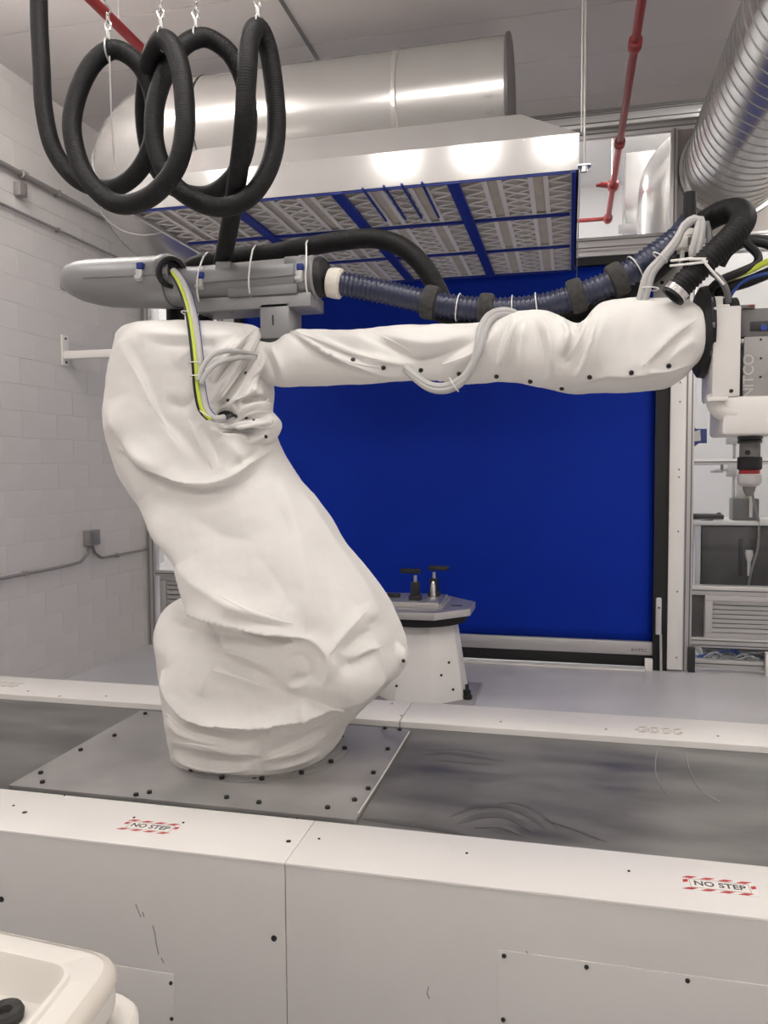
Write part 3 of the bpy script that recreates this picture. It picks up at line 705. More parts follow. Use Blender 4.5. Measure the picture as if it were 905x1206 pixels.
for pts in ([(775, 880), (772, 905), (778, 925), (790, 940)], [(808, 885), (812, 905), (825, 930), (850, 945)]):
    G().tube(cat_rom([at(*q_, Z=ZT+.001) for q_ in pts], .03), .0022, 4).build('deck_scratch', 'plate', tr, smooth=0)
# NO STEP stickers
def sticker(cx_, cy_, w, h, flip, faded, label, rot=0):
    s_ = thing('no_step_sticker', label, 'sticker', (cx_, cy_, ZR), 'no step stickers')
    e = -1 if flip else 1; z = ZR+.0004
    ax = Vector((e, 0, 0)); ay = Vector((0, e, 0)); o = Vector((cx_, cy_, z))
    c1 = 'faded' if faded else 'stred'; c2 = 'fadedt' if faded else 'stblack'
    G().obox((cx_, cy_, z), ax*w/2, ay*h/2, (0, 0, .0003)).build('backing', 'sticker', s_, smooth=0)
    up = Vector((0, 0, .0003))
    for s0 in (1, -1):
        for k in range(4):
            u_ = -w/2+w*(k+(.12 if s0 > 0 else .0))/4; bw = w/4*.52; hh = h*.15; y0 = s0*(h/2-hh/2)
            G().prism([o+ax*(u_-.006)+ay*(y0-hh/2)+up, o+ax*(u_+bw-.006)+ay*(y0-hh/2)+up, o+ax*(u_+bw+.010)+ay*(y0+hh/2)+up, o+ax*(u_+.010)+ay*(y0+hh/2)+up], (0, 0, .0004)).build('stripe', c1, s_, smooth=0)
        x0 = s0*(w/2-.006)
        G().prism([o+ax*(x0-.006)+ay*(-h*.02)+up, o+ax*(x0+.006)+ay*(h*.06)+up, o+ax*(x0+.006)+ay*(h*.26)+up, o+ax*(x0-.006)+ay*(h*.18)+up], (0, 0, .0004)).build('stripe', c1, s_, smooth=0)
    ln = G()
    for s0 in (1, -1):
        ln.obox(o+ay*(s0*h*.31)+Vector((0,0,.0004)), ax*(w/2-.016), ay*.0009, (0, 0, .0002))
        ln.obox(o+ax*(s0*(w/2-.016))+Vector((0,0,.0004)), ax*.0009, ay*h*.31, (0, 0, .0002))
    ln.build('border', 'faded', s_, smooth=0)
    text_mesh('lettering', 'NO STEP', h*.47, o+Vector((0,0,.0006)), ax, ay, c2, s_, squash=1.0, bold=.0006)
    return s_
c = at(177, 974, Z=ZR); sticker(c.x, c.y, .172, .066, False, False, 'red striped no step sticker on the front rail left of the seam')
c = at(848, 1043.5, Z=ZR); sticker(c.x, c.y, .172, .066, False, False, 'red striped no step sticker at the right end of the front rail')
c = at(776, 860.5, Z=ZR); sticker(c.x, c.y, .178, .070, True, True, 'faded upside-down no step sticker on the back rail at the right')
c = at(4, 806, Z=ZR); sticker(c.x, c.y, .178, .070, True, True, 'faded upside-down no step sticker on the back rail at the left edge')

# ================================================================== ROBOT UNDER CLOTH COVERS
BX, BY = -1.125, 2.73
ROB = thing('covered_robot', 'industrial robot arm wrapped in white cloth covers on a steel carriage plate', 'robot', (BX, BY, ZT))
G().box(-1.835, -.622, 2.225, 3.06, ZT, ZT+.016).build('carriage_plate', 'plate', ROB, bevel=.002)
ZP = ZT+.016
G().lathe((BX, BY, ZP), (0,0,1), [(0, .325), (.004, .325), (.006, .30), (.010, .30)], 48).build('base_ring', 'plate', ROB)
for (px, py) in ((48, 911), (50, 922), (95, 884), (135, 867), (171, 841), (155, 941), (176, 934), (267, 940), (386, 952), (418, 943), (440, 911), (448, 931), (457, 883), (471, 860), (458, 852), (305, 946), (300, 918)):
    c = at(px, py, Z=ZP); c.x = min(-.64, max(-1.82, c.x)); c.y = min(3.045, max(2.24, c.y))
    G().lathe((c.x, c.y, ZP), (0,0,1), [(0, .0085), (.007, .0085), (.009, .006)], 10).build('plate_bolt', 'bolt', ROB)
for k in range(14):
    a = 2*math.pi*k/14+.15
    G().lathe((BX+math.cos(a)*.312, BY+math.sin(a)*.312, ZP+.004), (0,0,1), [(0, .010), (.010, .010), (.012, .006)], 8).build('ring_bolt', 'bolt', ROB)
G().tube([at(422, 958, Z=ZP+.001), at(450, 915, Z=ZP+.001), at(482, 862, Z=ZP+.001)], .004, 5, flat=.5).build('edge_sealant', 'paint2', ROB)

def interp_rings(st, n):
    st = np.array(st, float); t = np.arange(len(st)); tt_ = np.linspace(0, len(st)-1, n)
    # smooth (catmull) interpolation of every column
    out = np.zeros((n, st.shape[1]))
    for i, x in enumerate(tt_):
        k = min(int(x), len(st)-2); u = x-k
        p0, p1, p2, p3 = st[max(k-1,0)], st[k], st[k+1], st[min(k+2, len(st)-1)]
        out[i] = .5*(2*p1+(p2-p0)*u+(2*p0-5*p1+4*p2-p3)*u*u+(3*p1-p0-3*p2+p3)*u**3)
    return out
def loft(g, st, n_r, n_s, ex=2.3):
    """stations: left px, left py, right px, right py, Y centre, half depth -> closed loft"""
    R_ = interp_rings(st, n_r); o = len(g.v)
    for r in R_:
        A = P(r[0], r[1], r[4]); B_ = P(r[2], r[3], r[4]); c = (A+B_)/2; hv = (B_-A)/2
        for k in range(n_s):
            a = 2*math.pi*k/n_s; ca, sa = math.cos(a), math.sin(a)
            ca = math.copysign(abs(ca)**(2/ex), ca); sa = math.copysign(abs(sa)**(2/ex), sa)
            g.v.append(c+hv*ca+Vector((0, -1, 0))*(sa*r[5]))
    for i in range(n_r-1):
        for k in range(n_s): g.f.append((o+i*n_s+k, o+i*n_s+(k+1) % n_s, o+(i+1)*n_s+(k+1) % n_s, o+(i+1)*n_s+k))
    g.f.append(tuple(o+k for k in reversed(range(n_s)))); g.f.append(tuple(o+(n_r-1)*n_s+k for k in range(n_s)))
    return g
FAMP = 1.5
def polydist(px, py, line):
    best = np.full(px.shape, 1e9); sign = np.zeros(px.shape); par = np.zeros(px.shape)
    L = [0]
    for a, b in zip(line, line[1:]): L.append(L[-1]+math.hypot(b[0]-a[0], b[1]-a[1]))
    for i, (a, b) in enumerate(zip(line, line[1:])):
        dx, dy = b[0]-a[0], b[1]-a[1]; l2 = dx*dx+dy*dy
        t = np.clip(((px-a[0])*dx+(py-a[1])*dy)/l2, 0, 1)
        d = np.hypot(px-a[0]-t*dx, py-a[1]-t*dy); m_ = d < best
        best = np.where(m_, d, best); cr = dx*(py-a[1])-dy*(px-a[0])
        sign = np.where(m_, np.sign(cr), sign); par = np.where(m_, (L[i]+t*math.sqrt(l2))/L[-1], par)
    return best, sign, par
def smooth_line(line):
    return [(v_.x, v_.y) for v_ in cat_rom([(a, b, 0) for a, b in line], 6)]
def fold_disp(V, N, folds):
    px, py = proj(V); view = np.array(CAM)-V; view /= np.linalg.norm(view, axis=1)[:, None]
    w = np.clip((np.sum(N*view, axis=1)-.02)/.35, 0, 1); d = np.zeros(len(V))
    for kind, amp, wd, line in folds:
        amp *= FAMP
        ln_ = smooth_line(line); ds, sg, pr = polydist(px, py, ln_); L_ = sum(math.hypot(b[0]-a[0], b[1]-a[1]) for a, b in zip(ln_, ln_[1:]))
        tp = np.sin(np.clip(np.minimum(pr, 1-pr)*L_/min(45, .42*L_), 0, 1)*math.pi/2)
        if kind == 'r': d += 1.25*amp*np.exp(-(np.sqrt(ds*ds+.6)/wd)**1.25)*tp
        elif kind == 'v': d -= 1.15*amp*np.exp(-(np.sqrt(ds*ds+.6)/wd)**1.25)*tp
        elif kind in ('a', 'b'):      # cloth edge: raised on one side (a: above / b: below a rightward line), sharp fall on the other
            s_ = sg*(-1 if kind == 'a' else 1)
            d += amp*tp*np.where(s_ > 0, np.exp(-ds/wd), np.exp(-(ds/1.8)**2))
            d -= .35*amp*tp*np.where(s_ > 0, 0, np.exp(-((ds-4)/4)**2))
    return d*w
def wrinkle(V, sc, amp):
    out = np.zeros(len(V))
    for i, p_ in enumerate(V):
        out[i] = noise.fractal(Vector((p_[0]*sc[0], p_[1]*sc[1], p_[2]*sc[2])), 1.0, 2.0, 3)
    return out*amp
def vnormals(me):
    n = np.zeros(len(me.vertices)*3, dtype=np.float32); me.vertex_normals.foreach_get('vector', n); return n.reshape(-1, 3).astype(float)
def vco(me):
    n = np.zeros(len(me.vertices)*3, dtype=np.float32); me.vertices.foreach_get('co', n); return n.reshape(-1, 3).astype(float)
def remeshed(g, vox, it):
    me = bpy.data.meshes.new('tmp'); me.from_pydata([tuple(v_) for v_ in g.v], [], g.f)
    ob = bpy.data.objects.new('tmp', me); COL.objects.link(ob)
    r = ob.modifiers.new('r', 'REMESH'); r.mode = 'VOXEL'; r.voxel_size = vox
    s_ = ob.modifiers.new('s', 'SMOOTH'); s_.factor = .5; s_.iterations = it
    dg = bpy.context.evaluated_depsgraph_get(); out = bpy.data.meshes.new_from_object(ob.evaluated_get(dg))
    bpy.data.objects.remove(ob); bpy.data.meshes.remove(me); return out
def finish(me, folds, wr, name, parent):
    V = vco(me); N = vnormals(me)
    for sub in folds:
        V = V+N*fold_disp(V, N, sub)[:, None]
        me.vertices.foreach_set('co', V.astype(np.float32).ravel()); me.update(); N = vnormals(me)
    if wr is not None:
        V = V+N*wr(V)[:, None]; me.vertices.foreach_set('co', V.astype(np.float32).ravel()); me.update()
    base = np.array(wloc(parent)); Vw = V.copy()
    bvh = BVHTree.FromPolygons([tuple(v_) for v_ in Vw], [tuple(p_.vertices) for p_ in me.polygons])
    me.vertices.foreach_set('co', (V-base).astype(np.float32).ravel()); me.update(); me.name = name
    o = link(name, me, 'fabric', parent, 180)
    return o, bvh
def hit(bvh, px, py):
    d = (P(px, py, 3.0)-CAM).normalized(); loc, nrm, i, dist = bvh.ray_cast(CAM, d)
    if loc is None: return None, None
    if nrm.dot(d) > 0: nrm = -nrm
    return loc, nrm

YA = 2.68
g = G()
# shoulder and base mass
loft(g, [(230, 907, 388, 887, 2.73, .262), (219, 895, 397, 876, 2.73, .275), (214, 872, 407, 856, 2.73, .292), (209, 836, 430, 834, 2.73, .315),
         (203, 796, 460, 804, 2.72, .325), (196, 760, 472, 772, 2.71, .31), (194, 737, 462, 742, 2.72, .275), (202, 715, 436, 715, 2.73, .23), (216, 703, 400, 706, 2.73, .18), (236, 698, 360, 700, 2.73, .12)], 60, 72, 2.4)
# pointed cloth corner at the top of the elbow
loft(g, [(170, 384, 176, 440, 2.66, .16), (152, 387, 158, 440, 2.63, .10), (145, 389, 148, 432, 2.61, .06), (140, 391, 142, 415, 2.60, .025)], 16, 24, 2)
# lower arm leaning back to the elbow
loft(g, [(310, 815, 440, 812, 2.68, .20), (288, 778, 474, 790, 2.66, .27), (268, 738, 474, 762, 2.65, .285), (246, 700, 462, 727, 2.65, .28), (216, 652, 440, 690, 2.65, .26), (182, 604, 407, 645, 2.66, .245),
         (155, 562, 374, 598, 2.67, .24), (140, 522, 345, 560, 2.68, .245), (136, 490, 324, 527, 2.68, .25), (142, 454, 314, 492, 2.68, .25), (147, 420, 316, 455, 2.68, .235), (151, 402, 316, 418, 2.68, .215), (158, 389, 314, 393, 2.68, .18), (182, 383, 303, 385, 2.68, .13)], 90, 72, 2.6)
# small peak of cloth at the right
loft(g, [(425, 770, 432, 785, 2.62, .05), (452, 752, 458, 788, 2.60, .05), (468, 756, 474, 784, 2.60, .035), (477, 764, 480, 778, 2.60, .018)], 14, 16, 2)
# bundle of cloth to the right of the elbow mouth
loft(g, [(285, 470, 290, 520, 2.60, .12), (305, 470, 312, 522, 2.6, .11), (318, 484, 322, 517, 2.60, .08), (328, 494, 329, 506, 2.60, .03)], 14, 16, 2)
me = remeshed(g, .0055, 8)
body_folds = [[
 # elbow drape
 ('v', .016, 11, [(150, 400), (168, 440), (190, 490), (218, 520), (248, 554)]),
 ('r', .012, 9, [(139, 400), (158, 432), (176, 470), (200, 510), (232, 548)]),
 ('r', .014, 14, [(128, 470), (140, 512), (165, 538), (200, 555)]),
 ('v', .014, 9, [(132, 500), (150, 535), (175, 556), (205, 570)]),
 ('a', .026, 16, [(140, 528), (168, 548), (194, 562), (222, 571), (255, 571), (282, 560), (305, 541), (322, 529)]),
 ('v', .010, 7, [(165, 560), (194, 575), (225, 582), (258, 581), (290, 570)]),
 ('r', .016, 8, [(222, 495), (236, 520), (248, 552)]),
 ('v', .018, 8, [(236, 500), (252, 530), (258, 552)]),
 ('r', .014, 9, [(262, 515), (285, 545), (300, 550)]),
 ('v', .016, 6, [(268, 555), (288, 543), (305, 530)]),
 ('r', .010, 8, [(160, 392), (200, 396), (250, 398), (292, 392)]),
 ('v', .008, 7, [(170, 402), (215, 408), (262, 408)]),
 ('r', .010, 9, [(205, 430), (225, 415), (250, 412)]),
 ('v', .012, 10, [(190, 470), (215, 478), (232, 465)]),
 # pleats gathered towards the bracket
 ('r', 0.026, 5, [(306, 390), (285, 420), (262, 455), (246, 482)]), ('v', 0.022, 4, [(300, 392), (275, 424), (252, 456)]),
 ('r', 0.022, 4.5, [(292, 392), (268, 420), (246, 450)]), ('v', 0.022, 4, [(310, 398), (292, 428), (270, 462), (255, 486)]),
 ('r', 0.024, 5, [(313, 405), (300, 432), (280, 462), (262, 484)]), ('v', 0.019, 4, [(314, 420), (303, 445), (288, 470)]),
 ('r', 0.016, 4, [(284, 395), (262, 415), (245, 435)]),
 ('b', 0.029, 10, [(246, 482), (262, 478), (276, 470), (290, 455), (303, 440)]),
 # mouth rim and pleats to the right of it
 ('v', 0.055, 8, [(255, 492), (265, 487), (275, 481)]),
 ('r', 0.022, 4, [(280, 490), (300, 482), (320, 482)]), ('v', 0.019, 3.5, [(278, 497), (298, 492), (318, 492)]),
 ('r', 0.022, 4, [(270, 503), (296, 500), (322, 497)]), ('v', 0.022, 3.5, [(255, 508), (285, 509), (312, 505)]), ('b', 0.026, 9, [(246, 505), (280, 514), (318, 509)]),
 ('r', 0.019, 6, [(280, 460), (298, 462), (312, 470)]), ('v', 0.016, 5, [(285, 478), (300, 470), (314, 462)]),
],[
 # lower arm
 ('r', .016, 15, [(162, 590), (200, 642), (238, 686), (285, 714), (330, 725)]),
 ('a', .040, 18, [(205, 668), (226, 704), (262, 728), (310, 745), (358, 751)]),
 ('v', .014, 7, [(225, 712), (262, 736), (310, 752), (355, 756)]),
 ('r', .012, 10, [(258, 700), (300, 722), (345, 735)]),
 ('v', .012, 8, [(272, 722), (310, 732), (345, 740)]),
 ('r', .010, 14, [(325, 560), (350, 630), (360, 690), (368, 745)]),
 ('v', .008, 9, [(322, 570), (330, 600), (345, 640)]),
 ('r', .012, 10, [(350, 580), (390, 640), (425, 690), (450, 735)]),
 ('v', .007, 18, [(215, 600), (260, 630), (310, 640)]),
 ('v', .006, 14, [(300, 650), (330, 690), (345, 720)]),
 ('r', .010, 7, [(386, 772), (405, 748), (430, 720)]),
 ('v', .014, 6, [(402, 770), (420, 752), (438, 742)]),
 ('r', .012, 6, [(410, 778), (432, 768), (450, 762)]),
 ('v', .016, 7, [(400, 790), (425, 775), (448, 765)]),
 ('r', .008, 5, [(428, 712), (432, 722), (438, 734)]),
 # shoulder front with the round fitting pressing through
 ('r', .014, 5, [(330, 768), (344, 753), (366, 753), (386, 773), (386, 796), (374, 812)]),
 ('v', .010, 6, [(338, 784), (345, 774), (357, 774), (364, 784), (364, 796), (352, 800), (340, 797)]),
 ('b', .010, 9, [(338, 806), (352, 806), (362, 804)]),
 ('r', .012, 8, [(240, 762), (285, 770), (328, 788)]), ('v', .010, 7, [(245, 775), (285, 785), (325, 800)]),
 ('r', .009, 8, [(250, 790), (290, 800), (330, 812)]), ('r', .010, 7, [(238, 820), (245, 800), (252, 775)]),
 ('v', .012, 9, [(200, 730), (230, 742), (275, 752), (320, 765)]),
 ('r', .010, 12, [(200, 716), (240, 728), (280, 742)]),
 ('r', .010, 6, [(354, 820), (358, 838), (355, 846)]),
 # hem of the upper cover over the skirt
 ('a', .034, 14, [(189, 790), (205, 824), (228, 845), (262, 851), (300, 852), (330, 846), (358, 840), (410, 820), (455, 800)]),
 ('v', .018, 8, [(193, 806), (212, 842), (240, 858), (275, 866), (318, 860)]),
 ('v', .012, 8, [(330, 862), (370, 850), (415, 832)]),
 ('r', .018, 7, [(196, 845), (212, 858), (240, 868), (275, 876)]),
 ('r', .016, 6, [(199, 872), (230, 876), (270, 884), (305, 889)]), ('v', .016, 5, [(200, 880), (230, 889), (265, 896), (300, 898)]),
 ('r', .016, 5, [(202, 890), (228, 900), (262, 906), (298, 905)]), ('v', .012, 4, [(240, 882), (280, 892), (310, 894)]),
 ('r', .012, 7, [(305, 895), (345, 884), (385, 868)]), ('v', .012, 5, [(315, 885), (352, 874), (392, 855)]),
 ('r', .010, 5, [(310, 908), (345, 899), (378, 886)]),
]]
cover, BODY = finish(me, body_folds, lambda V: wrinkle(V, (4, 4, 7), .006)+wrinkle(V, (16, 16, 10), .0016), 'body_cover', ROB)

# upper arm cover
arm_st = []
UA = [(262, 410, 470, .10), (285, 402, 462, .105), (305, 397, 454, .11), (330, 401, 455, .112), (346, 391, 455, .115), (372, 389, 454, .115), (400, 391, 453, .115), (430, 389, 452, .115), (460, 385, 449, .115),
      (500, 383, 448, .118), (545, 383, 447, .12), (572, 381, 447, .122), (590, 374, 447, .125), (612, 368, 449, .128), (640, 367, 455, .135), (658, 373, 460, .14), (674, 381, 463, .14), (686, 380, 463, .142),
      (698, 367, 462, .148), (712, 357, 462, .15), (740, 353, 462, .152), (768, 353, 460, .152), (790, 353, 456, .15), (805, 356, 446, .148), (816, 361, 434, .142), (823, 368, 427, .125), (826, 380, 415, .08)]
for x, y0, y1, d in UA: arm_st.append((x, y0, x, y1, 2.70, d))
g = G(); loft(g, arm_st, 420, 150, 2.35)
me = bpy.data.meshes.new('tmp'); me.from_pydata([tuple(v_) for v_ in g.v], [], g.f)
bm = bmesh.new(); bm.from_mesh(me); bmesh.ops.recalc_face_normals(bm, faces=bm.faces); bm.to_mesh(me); bm.free()
arm_folds = [[
 ('a', .020, 9, [(340, 388), (365, 404), (390, 418), (416, 429), (452, 437), (495, 439), (542, 443), (585, 447), (625, 453), (662, 460)]),
 ('r', .012, 4, [(346, 390), (396, 407), (440, 421), (496, 430)]), ('v', .010, 4, [(352, 398), (392, 412), (430, 425)]),
 ('v', .014, 7, [(424, 394), (462, 410), (495, 426), (532, 414), (566, 400)]), ('r', .012, 10, [(440, 392), (480, 402), (520, 404), (560, 392)]),
 ('r', .010, 8, [(380, 393), (430, 402), (470, 418)]), ('v', .010, 5, [(370, 394), (410, 410), (450, 424)]),
 ('r', .012, 8, [(520, 430), (550, 420), (575, 405), (585, 385)]),
 ('r', .014, 4.5, [(612, 372), (598, 402), (592, 434)]), ('v', .012, 4, [(603, 374), (590, 400), (584, 430)]),
 ('r', .010, 5, [(622, 375), (612, 410), (612, 440)]), ('v', .010, 5, [(614, 392), (604, 425), (603, 444)]),
 ('r', .014, 5, [(636, 372), (648, 400), (650, 446)]), ('v', .012, 4, [(630, 375), (640, 410), (641, 446)]),
 ('r', .016, 5, [(656, 374), (668, 390), (662, 420)]), ('v', .016, 5, [(664, 378), (678, 388), (682, 383)]),
 ('r', .016, 4.5, [(694, 372), (678, 406), (668, 424)]), ('v', .014, 4.5, [(686, 382), (672, 408), (662, 432)]),
 ('r', .014, 5, [(706, 372), (694, 410), (678, 446)]), ('v', .012, 6, [(700, 376), (688, 412), (672, 444)]),
 ('a', .018, 9, [(690, 450), (716, 441), (744, 441), (770, 437), (790, 434), (822, 427)]),
 ('r', .010, 5, [(822, 374), (792, 396), (756, 433)]), ('v', .008, 6, [(815, 388), (790, 408), (765, 432)]), ('r', .008, 5, [(822, 398), (800, 412), (782, 428)]),
 ('v', .007, 14, [(745, 362), (742, 400), (745, 430)]), ('r', .008, 12, [(718, 362), (706, 400), (700, 436)]),
 ('r', .010, 4, [(318, 406), (330, 428), (338, 452)]), ('v', .008, 4, [(308, 406), (318, 430), (326, 452)]),
]]
armc, ARM = finish(me, arm_folds, lambda V: wrinkle(V, (7, 5, 7), .004)+wrinkle(V, (20, 14, 14), .0012), 'upper_arm_cover', ROB)
def snap(bvh, px, py, r=.0078):
    l, n = hit(bvh, px, py)
    if l is None: return
    G().lathe(l-n*.003, n, [(0, r), (.007, r), (.010, r*.7), (.0105, r*.3)], 12).build('snap_button', 'bolt', ROB)
for (px, py) in ((416, 424), (452, 433), (496, 436), (541, 440), (585, 443), (625, 449), (662, 457), (695, 444), (744, 439), (788, 431)): snap(ARM, px, py)
for (px, py) in ((269, 472), (279, 490), (290, 491), (299, 496), (313, 514), (290, 440), (475, 778)): snap(BODY, px, py, .006)
# gathered pleats of cloth around the elbow
def pleat(bvh, line, r0, r1, r2, sink=.35):
    ln = even([Vector((a, b, 0)) for a, b in smooth_line(line)], 3.0); pts = []; n_ = len(ln)
    for q_ in ln:
        l, n = hit(bvh, q_.x, q_.y)
        if l is not None: pts.append((l, n))
    if len(pts) < 4: return
    # smooth the traced line a little so the pleat runs clean
    c = [p_[0] for p_ in pts]
    for it in range(3): c = [c[0]]+[(c[i-1]+c[i]*2+c[i+1])/4 for i in range(1, len(c)-1)]+[c[-1]]
    m_ = len(c); rr = []
    for i in range(m_):
        t = i/(m_-1); rr.append((1-t)**2*r0+2*t*(1-t)*(2*r1-(r0+r2)/2)+t*t*r2)
    G().tube([c[i]-pts[i][1]*rr[i]*sink for i in range(m_)], rr, 12).build('pleat', 'fabric', ROB, 180)
for line, r in (([(306, 389), (290, 408), (268, 436), (250, 462)], .011), ([(309, 393), (296, 415), (276, 446), (256, 474)], .013), ([(312, 399), (302, 424), (284, 456), (266, 480)], .012),
                ([(300, 388), (281, 404), (262, 424), (246, 446)], .009), ([(314, 408), (308, 432), (294, 458), (280, 474)], .011),
                ([(272, 500), (290, 489), (306, 484), (318, 486)], .009), ([(262, 505), (286, 499), (306, 495), (322, 496)], .011), ([(252, 508), (280, 508), (304, 505), (324, 502)], .009),
                ([(318, 466), (314, 476), (308, 484)], .008)):
    pleat(BODY, line, .003, r, .004)
for line, r in (([(345, 389), (375, 400), (410, 414), (448, 424)], .009), ([(343, 390), (368, 405), (395, 419), (420, 428), (455, 434)], .008)):
    pleat(ARM, line, .004, r, .002, .55)
for line, r in (([(613, 371), (601, 400), (594, 434)], .008), ([(640, 371), (650, 400), (651, 444)], .008), ([(695, 371), (681, 403), (668, 425)], .009), ([(656, 373), (668, 389), (664, 416)], .009),
                ([(707, 366), (694, 408), (680, 444)], .008), ([(821, 376), (794, 396), (758, 431)], .006), ([(520, 430), (550, 419), (574, 404)], .007), ([(440, 392), (470, 406), (496, 424)], .006)):
    pleat(ARM, line, .003, r, .002, .62)
for line, r in (([(201, 874), (232, 878), (272, 886), (308, 890)], .011), ([(206, 891), (232, 901), (264, 906), (300, 905)], .009), ([(194, 838), (212, 856), (240, 866), (276, 874)], .012), ([(310, 896), (345, 885), (385, 866)], .009),
                ([(320, 872), (360, 860), (405, 838)], .009), ([(222, 494), (236, 520), (250, 553)], .009), ([(148, 420), (166, 448), (186, 486), (212, 522)], .011), ([(258, 701), (300, 722), (345, 735)], .010),
                ([(242, 762), (285, 770), (328, 788)], .009), ([(250, 790), (290, 799), (330, 811)], .008), ([(388, 771), (406, 749), (430, 721)], .009), ([(410, 778), (432, 768), (452, 760)], .009)):
    pleat(BODY, line, .002, r, .002, .66)
# dark cable entry in the elbow mouth
l, n = hit(BODY, 264, 490)
if l:
    G().tube([l-n*.05+Vector((-.03, 0, -.015)), l+n*.01+Vector((.0, 0, .0)), l+n*.012+Vector((.035, 0, .028))], [.026, .034, .022], 12).build('cable_entry', 'black', ROB)
    G().tube([l+n*.02+Vector((-.045, 0, -.02)), l+n*.03+Vector((-.01, 0, -.006)), l+n*.02+Vector((.03, 0, .02))], .014, 10).build('cable_entry', 'dcable', ROB)

# ================================================================== CABLE HOUSING on the arm
YP = 2.70
pod = thing('cable_housing', 'long grey cast cable housing with latches mounted on the robot elbow', 'cable housing', P(322, 400, YP))
def oval(g, secs, n=36, ex=2.2):
    """sections across X: (px, top py, bottom py, half depth)"""
    o = len(g.v)
    for (px, a, b, d) in secs:
        A = P(px, a, YP); B_ = P(px, b, YP); c = (A+B_)/2; hz = (A.z-B_.z)/2
        for k in range(n):
            t = 2*math.pi*k/n; ca, sa = math.cos(t), math.sin(t)
            ca = math.copysign(abs(ca)**(2/ex), ca); sa = math.copysign(abs(sa)**(2/ex), sa)
            g.v.append(Vector((c.x, YP-sa*d, c.z+ca*hz)))
    for i in range(len(secs)-1):
        for k in range(n): g.f.append((o+i*n+k, o+i*n+(k+1) % n, o+(i+1)*n+(k+1) % n, o+(i+1)*n+k))
    g.f.append(tuple(o+k for k in range(n))); g.f.append(tuple(o+(len(secs)-1)*n+k for k in range(n)))
    return g
LY = [(78, 328, 333, .012), (79, 322, 340, .04), (82, 317, 345, .06), (88, 312, 350, .078), (98, 308.5, 355, .09), (112, 306.5, 358.5, .097), (130, 305.5, 361.5, .10), (160, 304, 362.5, .102), (190, 302.5, 363, .102), (205, 302, 363, .10)]
b1 = oval(G(), LY).build('junction_box', 'podm', pod, 40)
oval(G(), [(198, 301, 349, .106), (203, 300.5, 350, .107), (208, 302, 350, .104), (212, 306, 347, .095)]).build('mouth_ring', 'podm', b1, 40)
oval(G(), [(203, 316, 360, .085), (235, 315, 361.5, .084), (300, 309, 357.5, .084), (362, 303.5, 353, .084)]).build('tube_body', 'podm', pod, 40)
oval(G(), [(355, 303, 353, .086), (357, 302, 354, .09), (362, 301.5, 353.5, .09), (364, 303, 352.5, .086), (368, 303, 352, .086), (370, 302, 352.5, .089), (374, 302, 352, .089), (376, 304, 350, .083), (379, 307, 348, .075)]).build('end_flange', 'podm', pod, 30)
oval(G(), [(376, 304, 350, .082), (381, 303.5, 350, .082), (384, 305, 348.5, .078), (384.5, 310, 343, .06)]).build('end_seal', 'black', pod, 30)
def blk(name, x0, x1, y0, y1, Y0, Y1, mat_, par, bev=.003):
    A = P(x0, y0, Y0); B_ = P(x1, y1, Y0)
    return G().box(min(A.x, B_.x), max(A.x, B_.x), Y0, Y1, min(A.z, B_.z), max(A.z, B_.z)).build(name, mat_, par, bevel=bev)
# seam lines between the half shells
for (pts) in ([(82, 331, 2.632), (100, 327.5, 2.603), (130, 326, 2.597), (165, 324.5, 2.597), (196, 323.5, 2.598)], [(240, 333, 2.613), (300, 328, 2.613), (352, 323, 2.613)]):
    G().tube(pxpath(pts, .03), .0032, 5).build('shell_seam', 'podd', pod)
for (px, py) in ((163, 316), (234, 327), (352, 317)):
    Yf = 2.588 if px < 200 else 2.606
    o = blk('latch', px-4, px+4, py+1, py+14, Yf, Yf+.02, 'latch', pod, .004)
    blk('latch_tip', px-3, px+4.5, py-7, py, Yf-.002, Yf+.022, 'bluep', o, .003)
    blk('latch_hook', px-5.5, px+3, py+8, py+12, Yf-.006, Yf+.012, 'latch', o, .003)
for (px, py, w) in ((262, 312, 9), (342, 306, 8)):
    blk('lug', px-w, px+w, py-4, py+5, 2.625, 2.66, 'podm', pod, .006)
blk('end_knob', 69, 79, 323, 341, 2.68, 2.72, 'podm', pod, .01)
blk('recess', 268, 350, 339, 345, 2.612, 2.63, 'podd', pod, .003)
# mounting flange and bracket down to the arm
blk('mount_flange', 228, 366, 352, 360, 2.625, 2.78, 'podm', pod, .004)
bk = blk('bracket', 306, 341, 358, 400, 2.625, 2.76, 'podm', pod, .004)
blk('slot', 320.5, 322.5, 371, 383, 2.6235, 2.626, 'blackp', bk, 0)
blk('foot_pad', 300, 344, 399, 404, 2.62, 2.78, 'blackp', pod, .002)
blk('warning_mark', 341, 347, 400, 404, 2.615, 2.625, 'yg', pod, .001)
for (px, py) in ((264, 362), (273, 363), (346, 355), (351, 357)):
    c = P(px, py, 2.65); G().lathe((c.x, c.y, c.z+.014), (0,0,-1), [(0, .010), (.012, .012), (.014, .006), (.030, .005)], 8).build('bolt', 'podd', pod)
# dark mouth of the junction box
c = P(203, 321, 2.615)
G().lathe(c, Vector((.75, -.62, -.1)), [(-.02, .055), (.002, .057), (.006, .05), (.004, .042), (-.012, .04)], 24).build('mouth', 'black', pod)

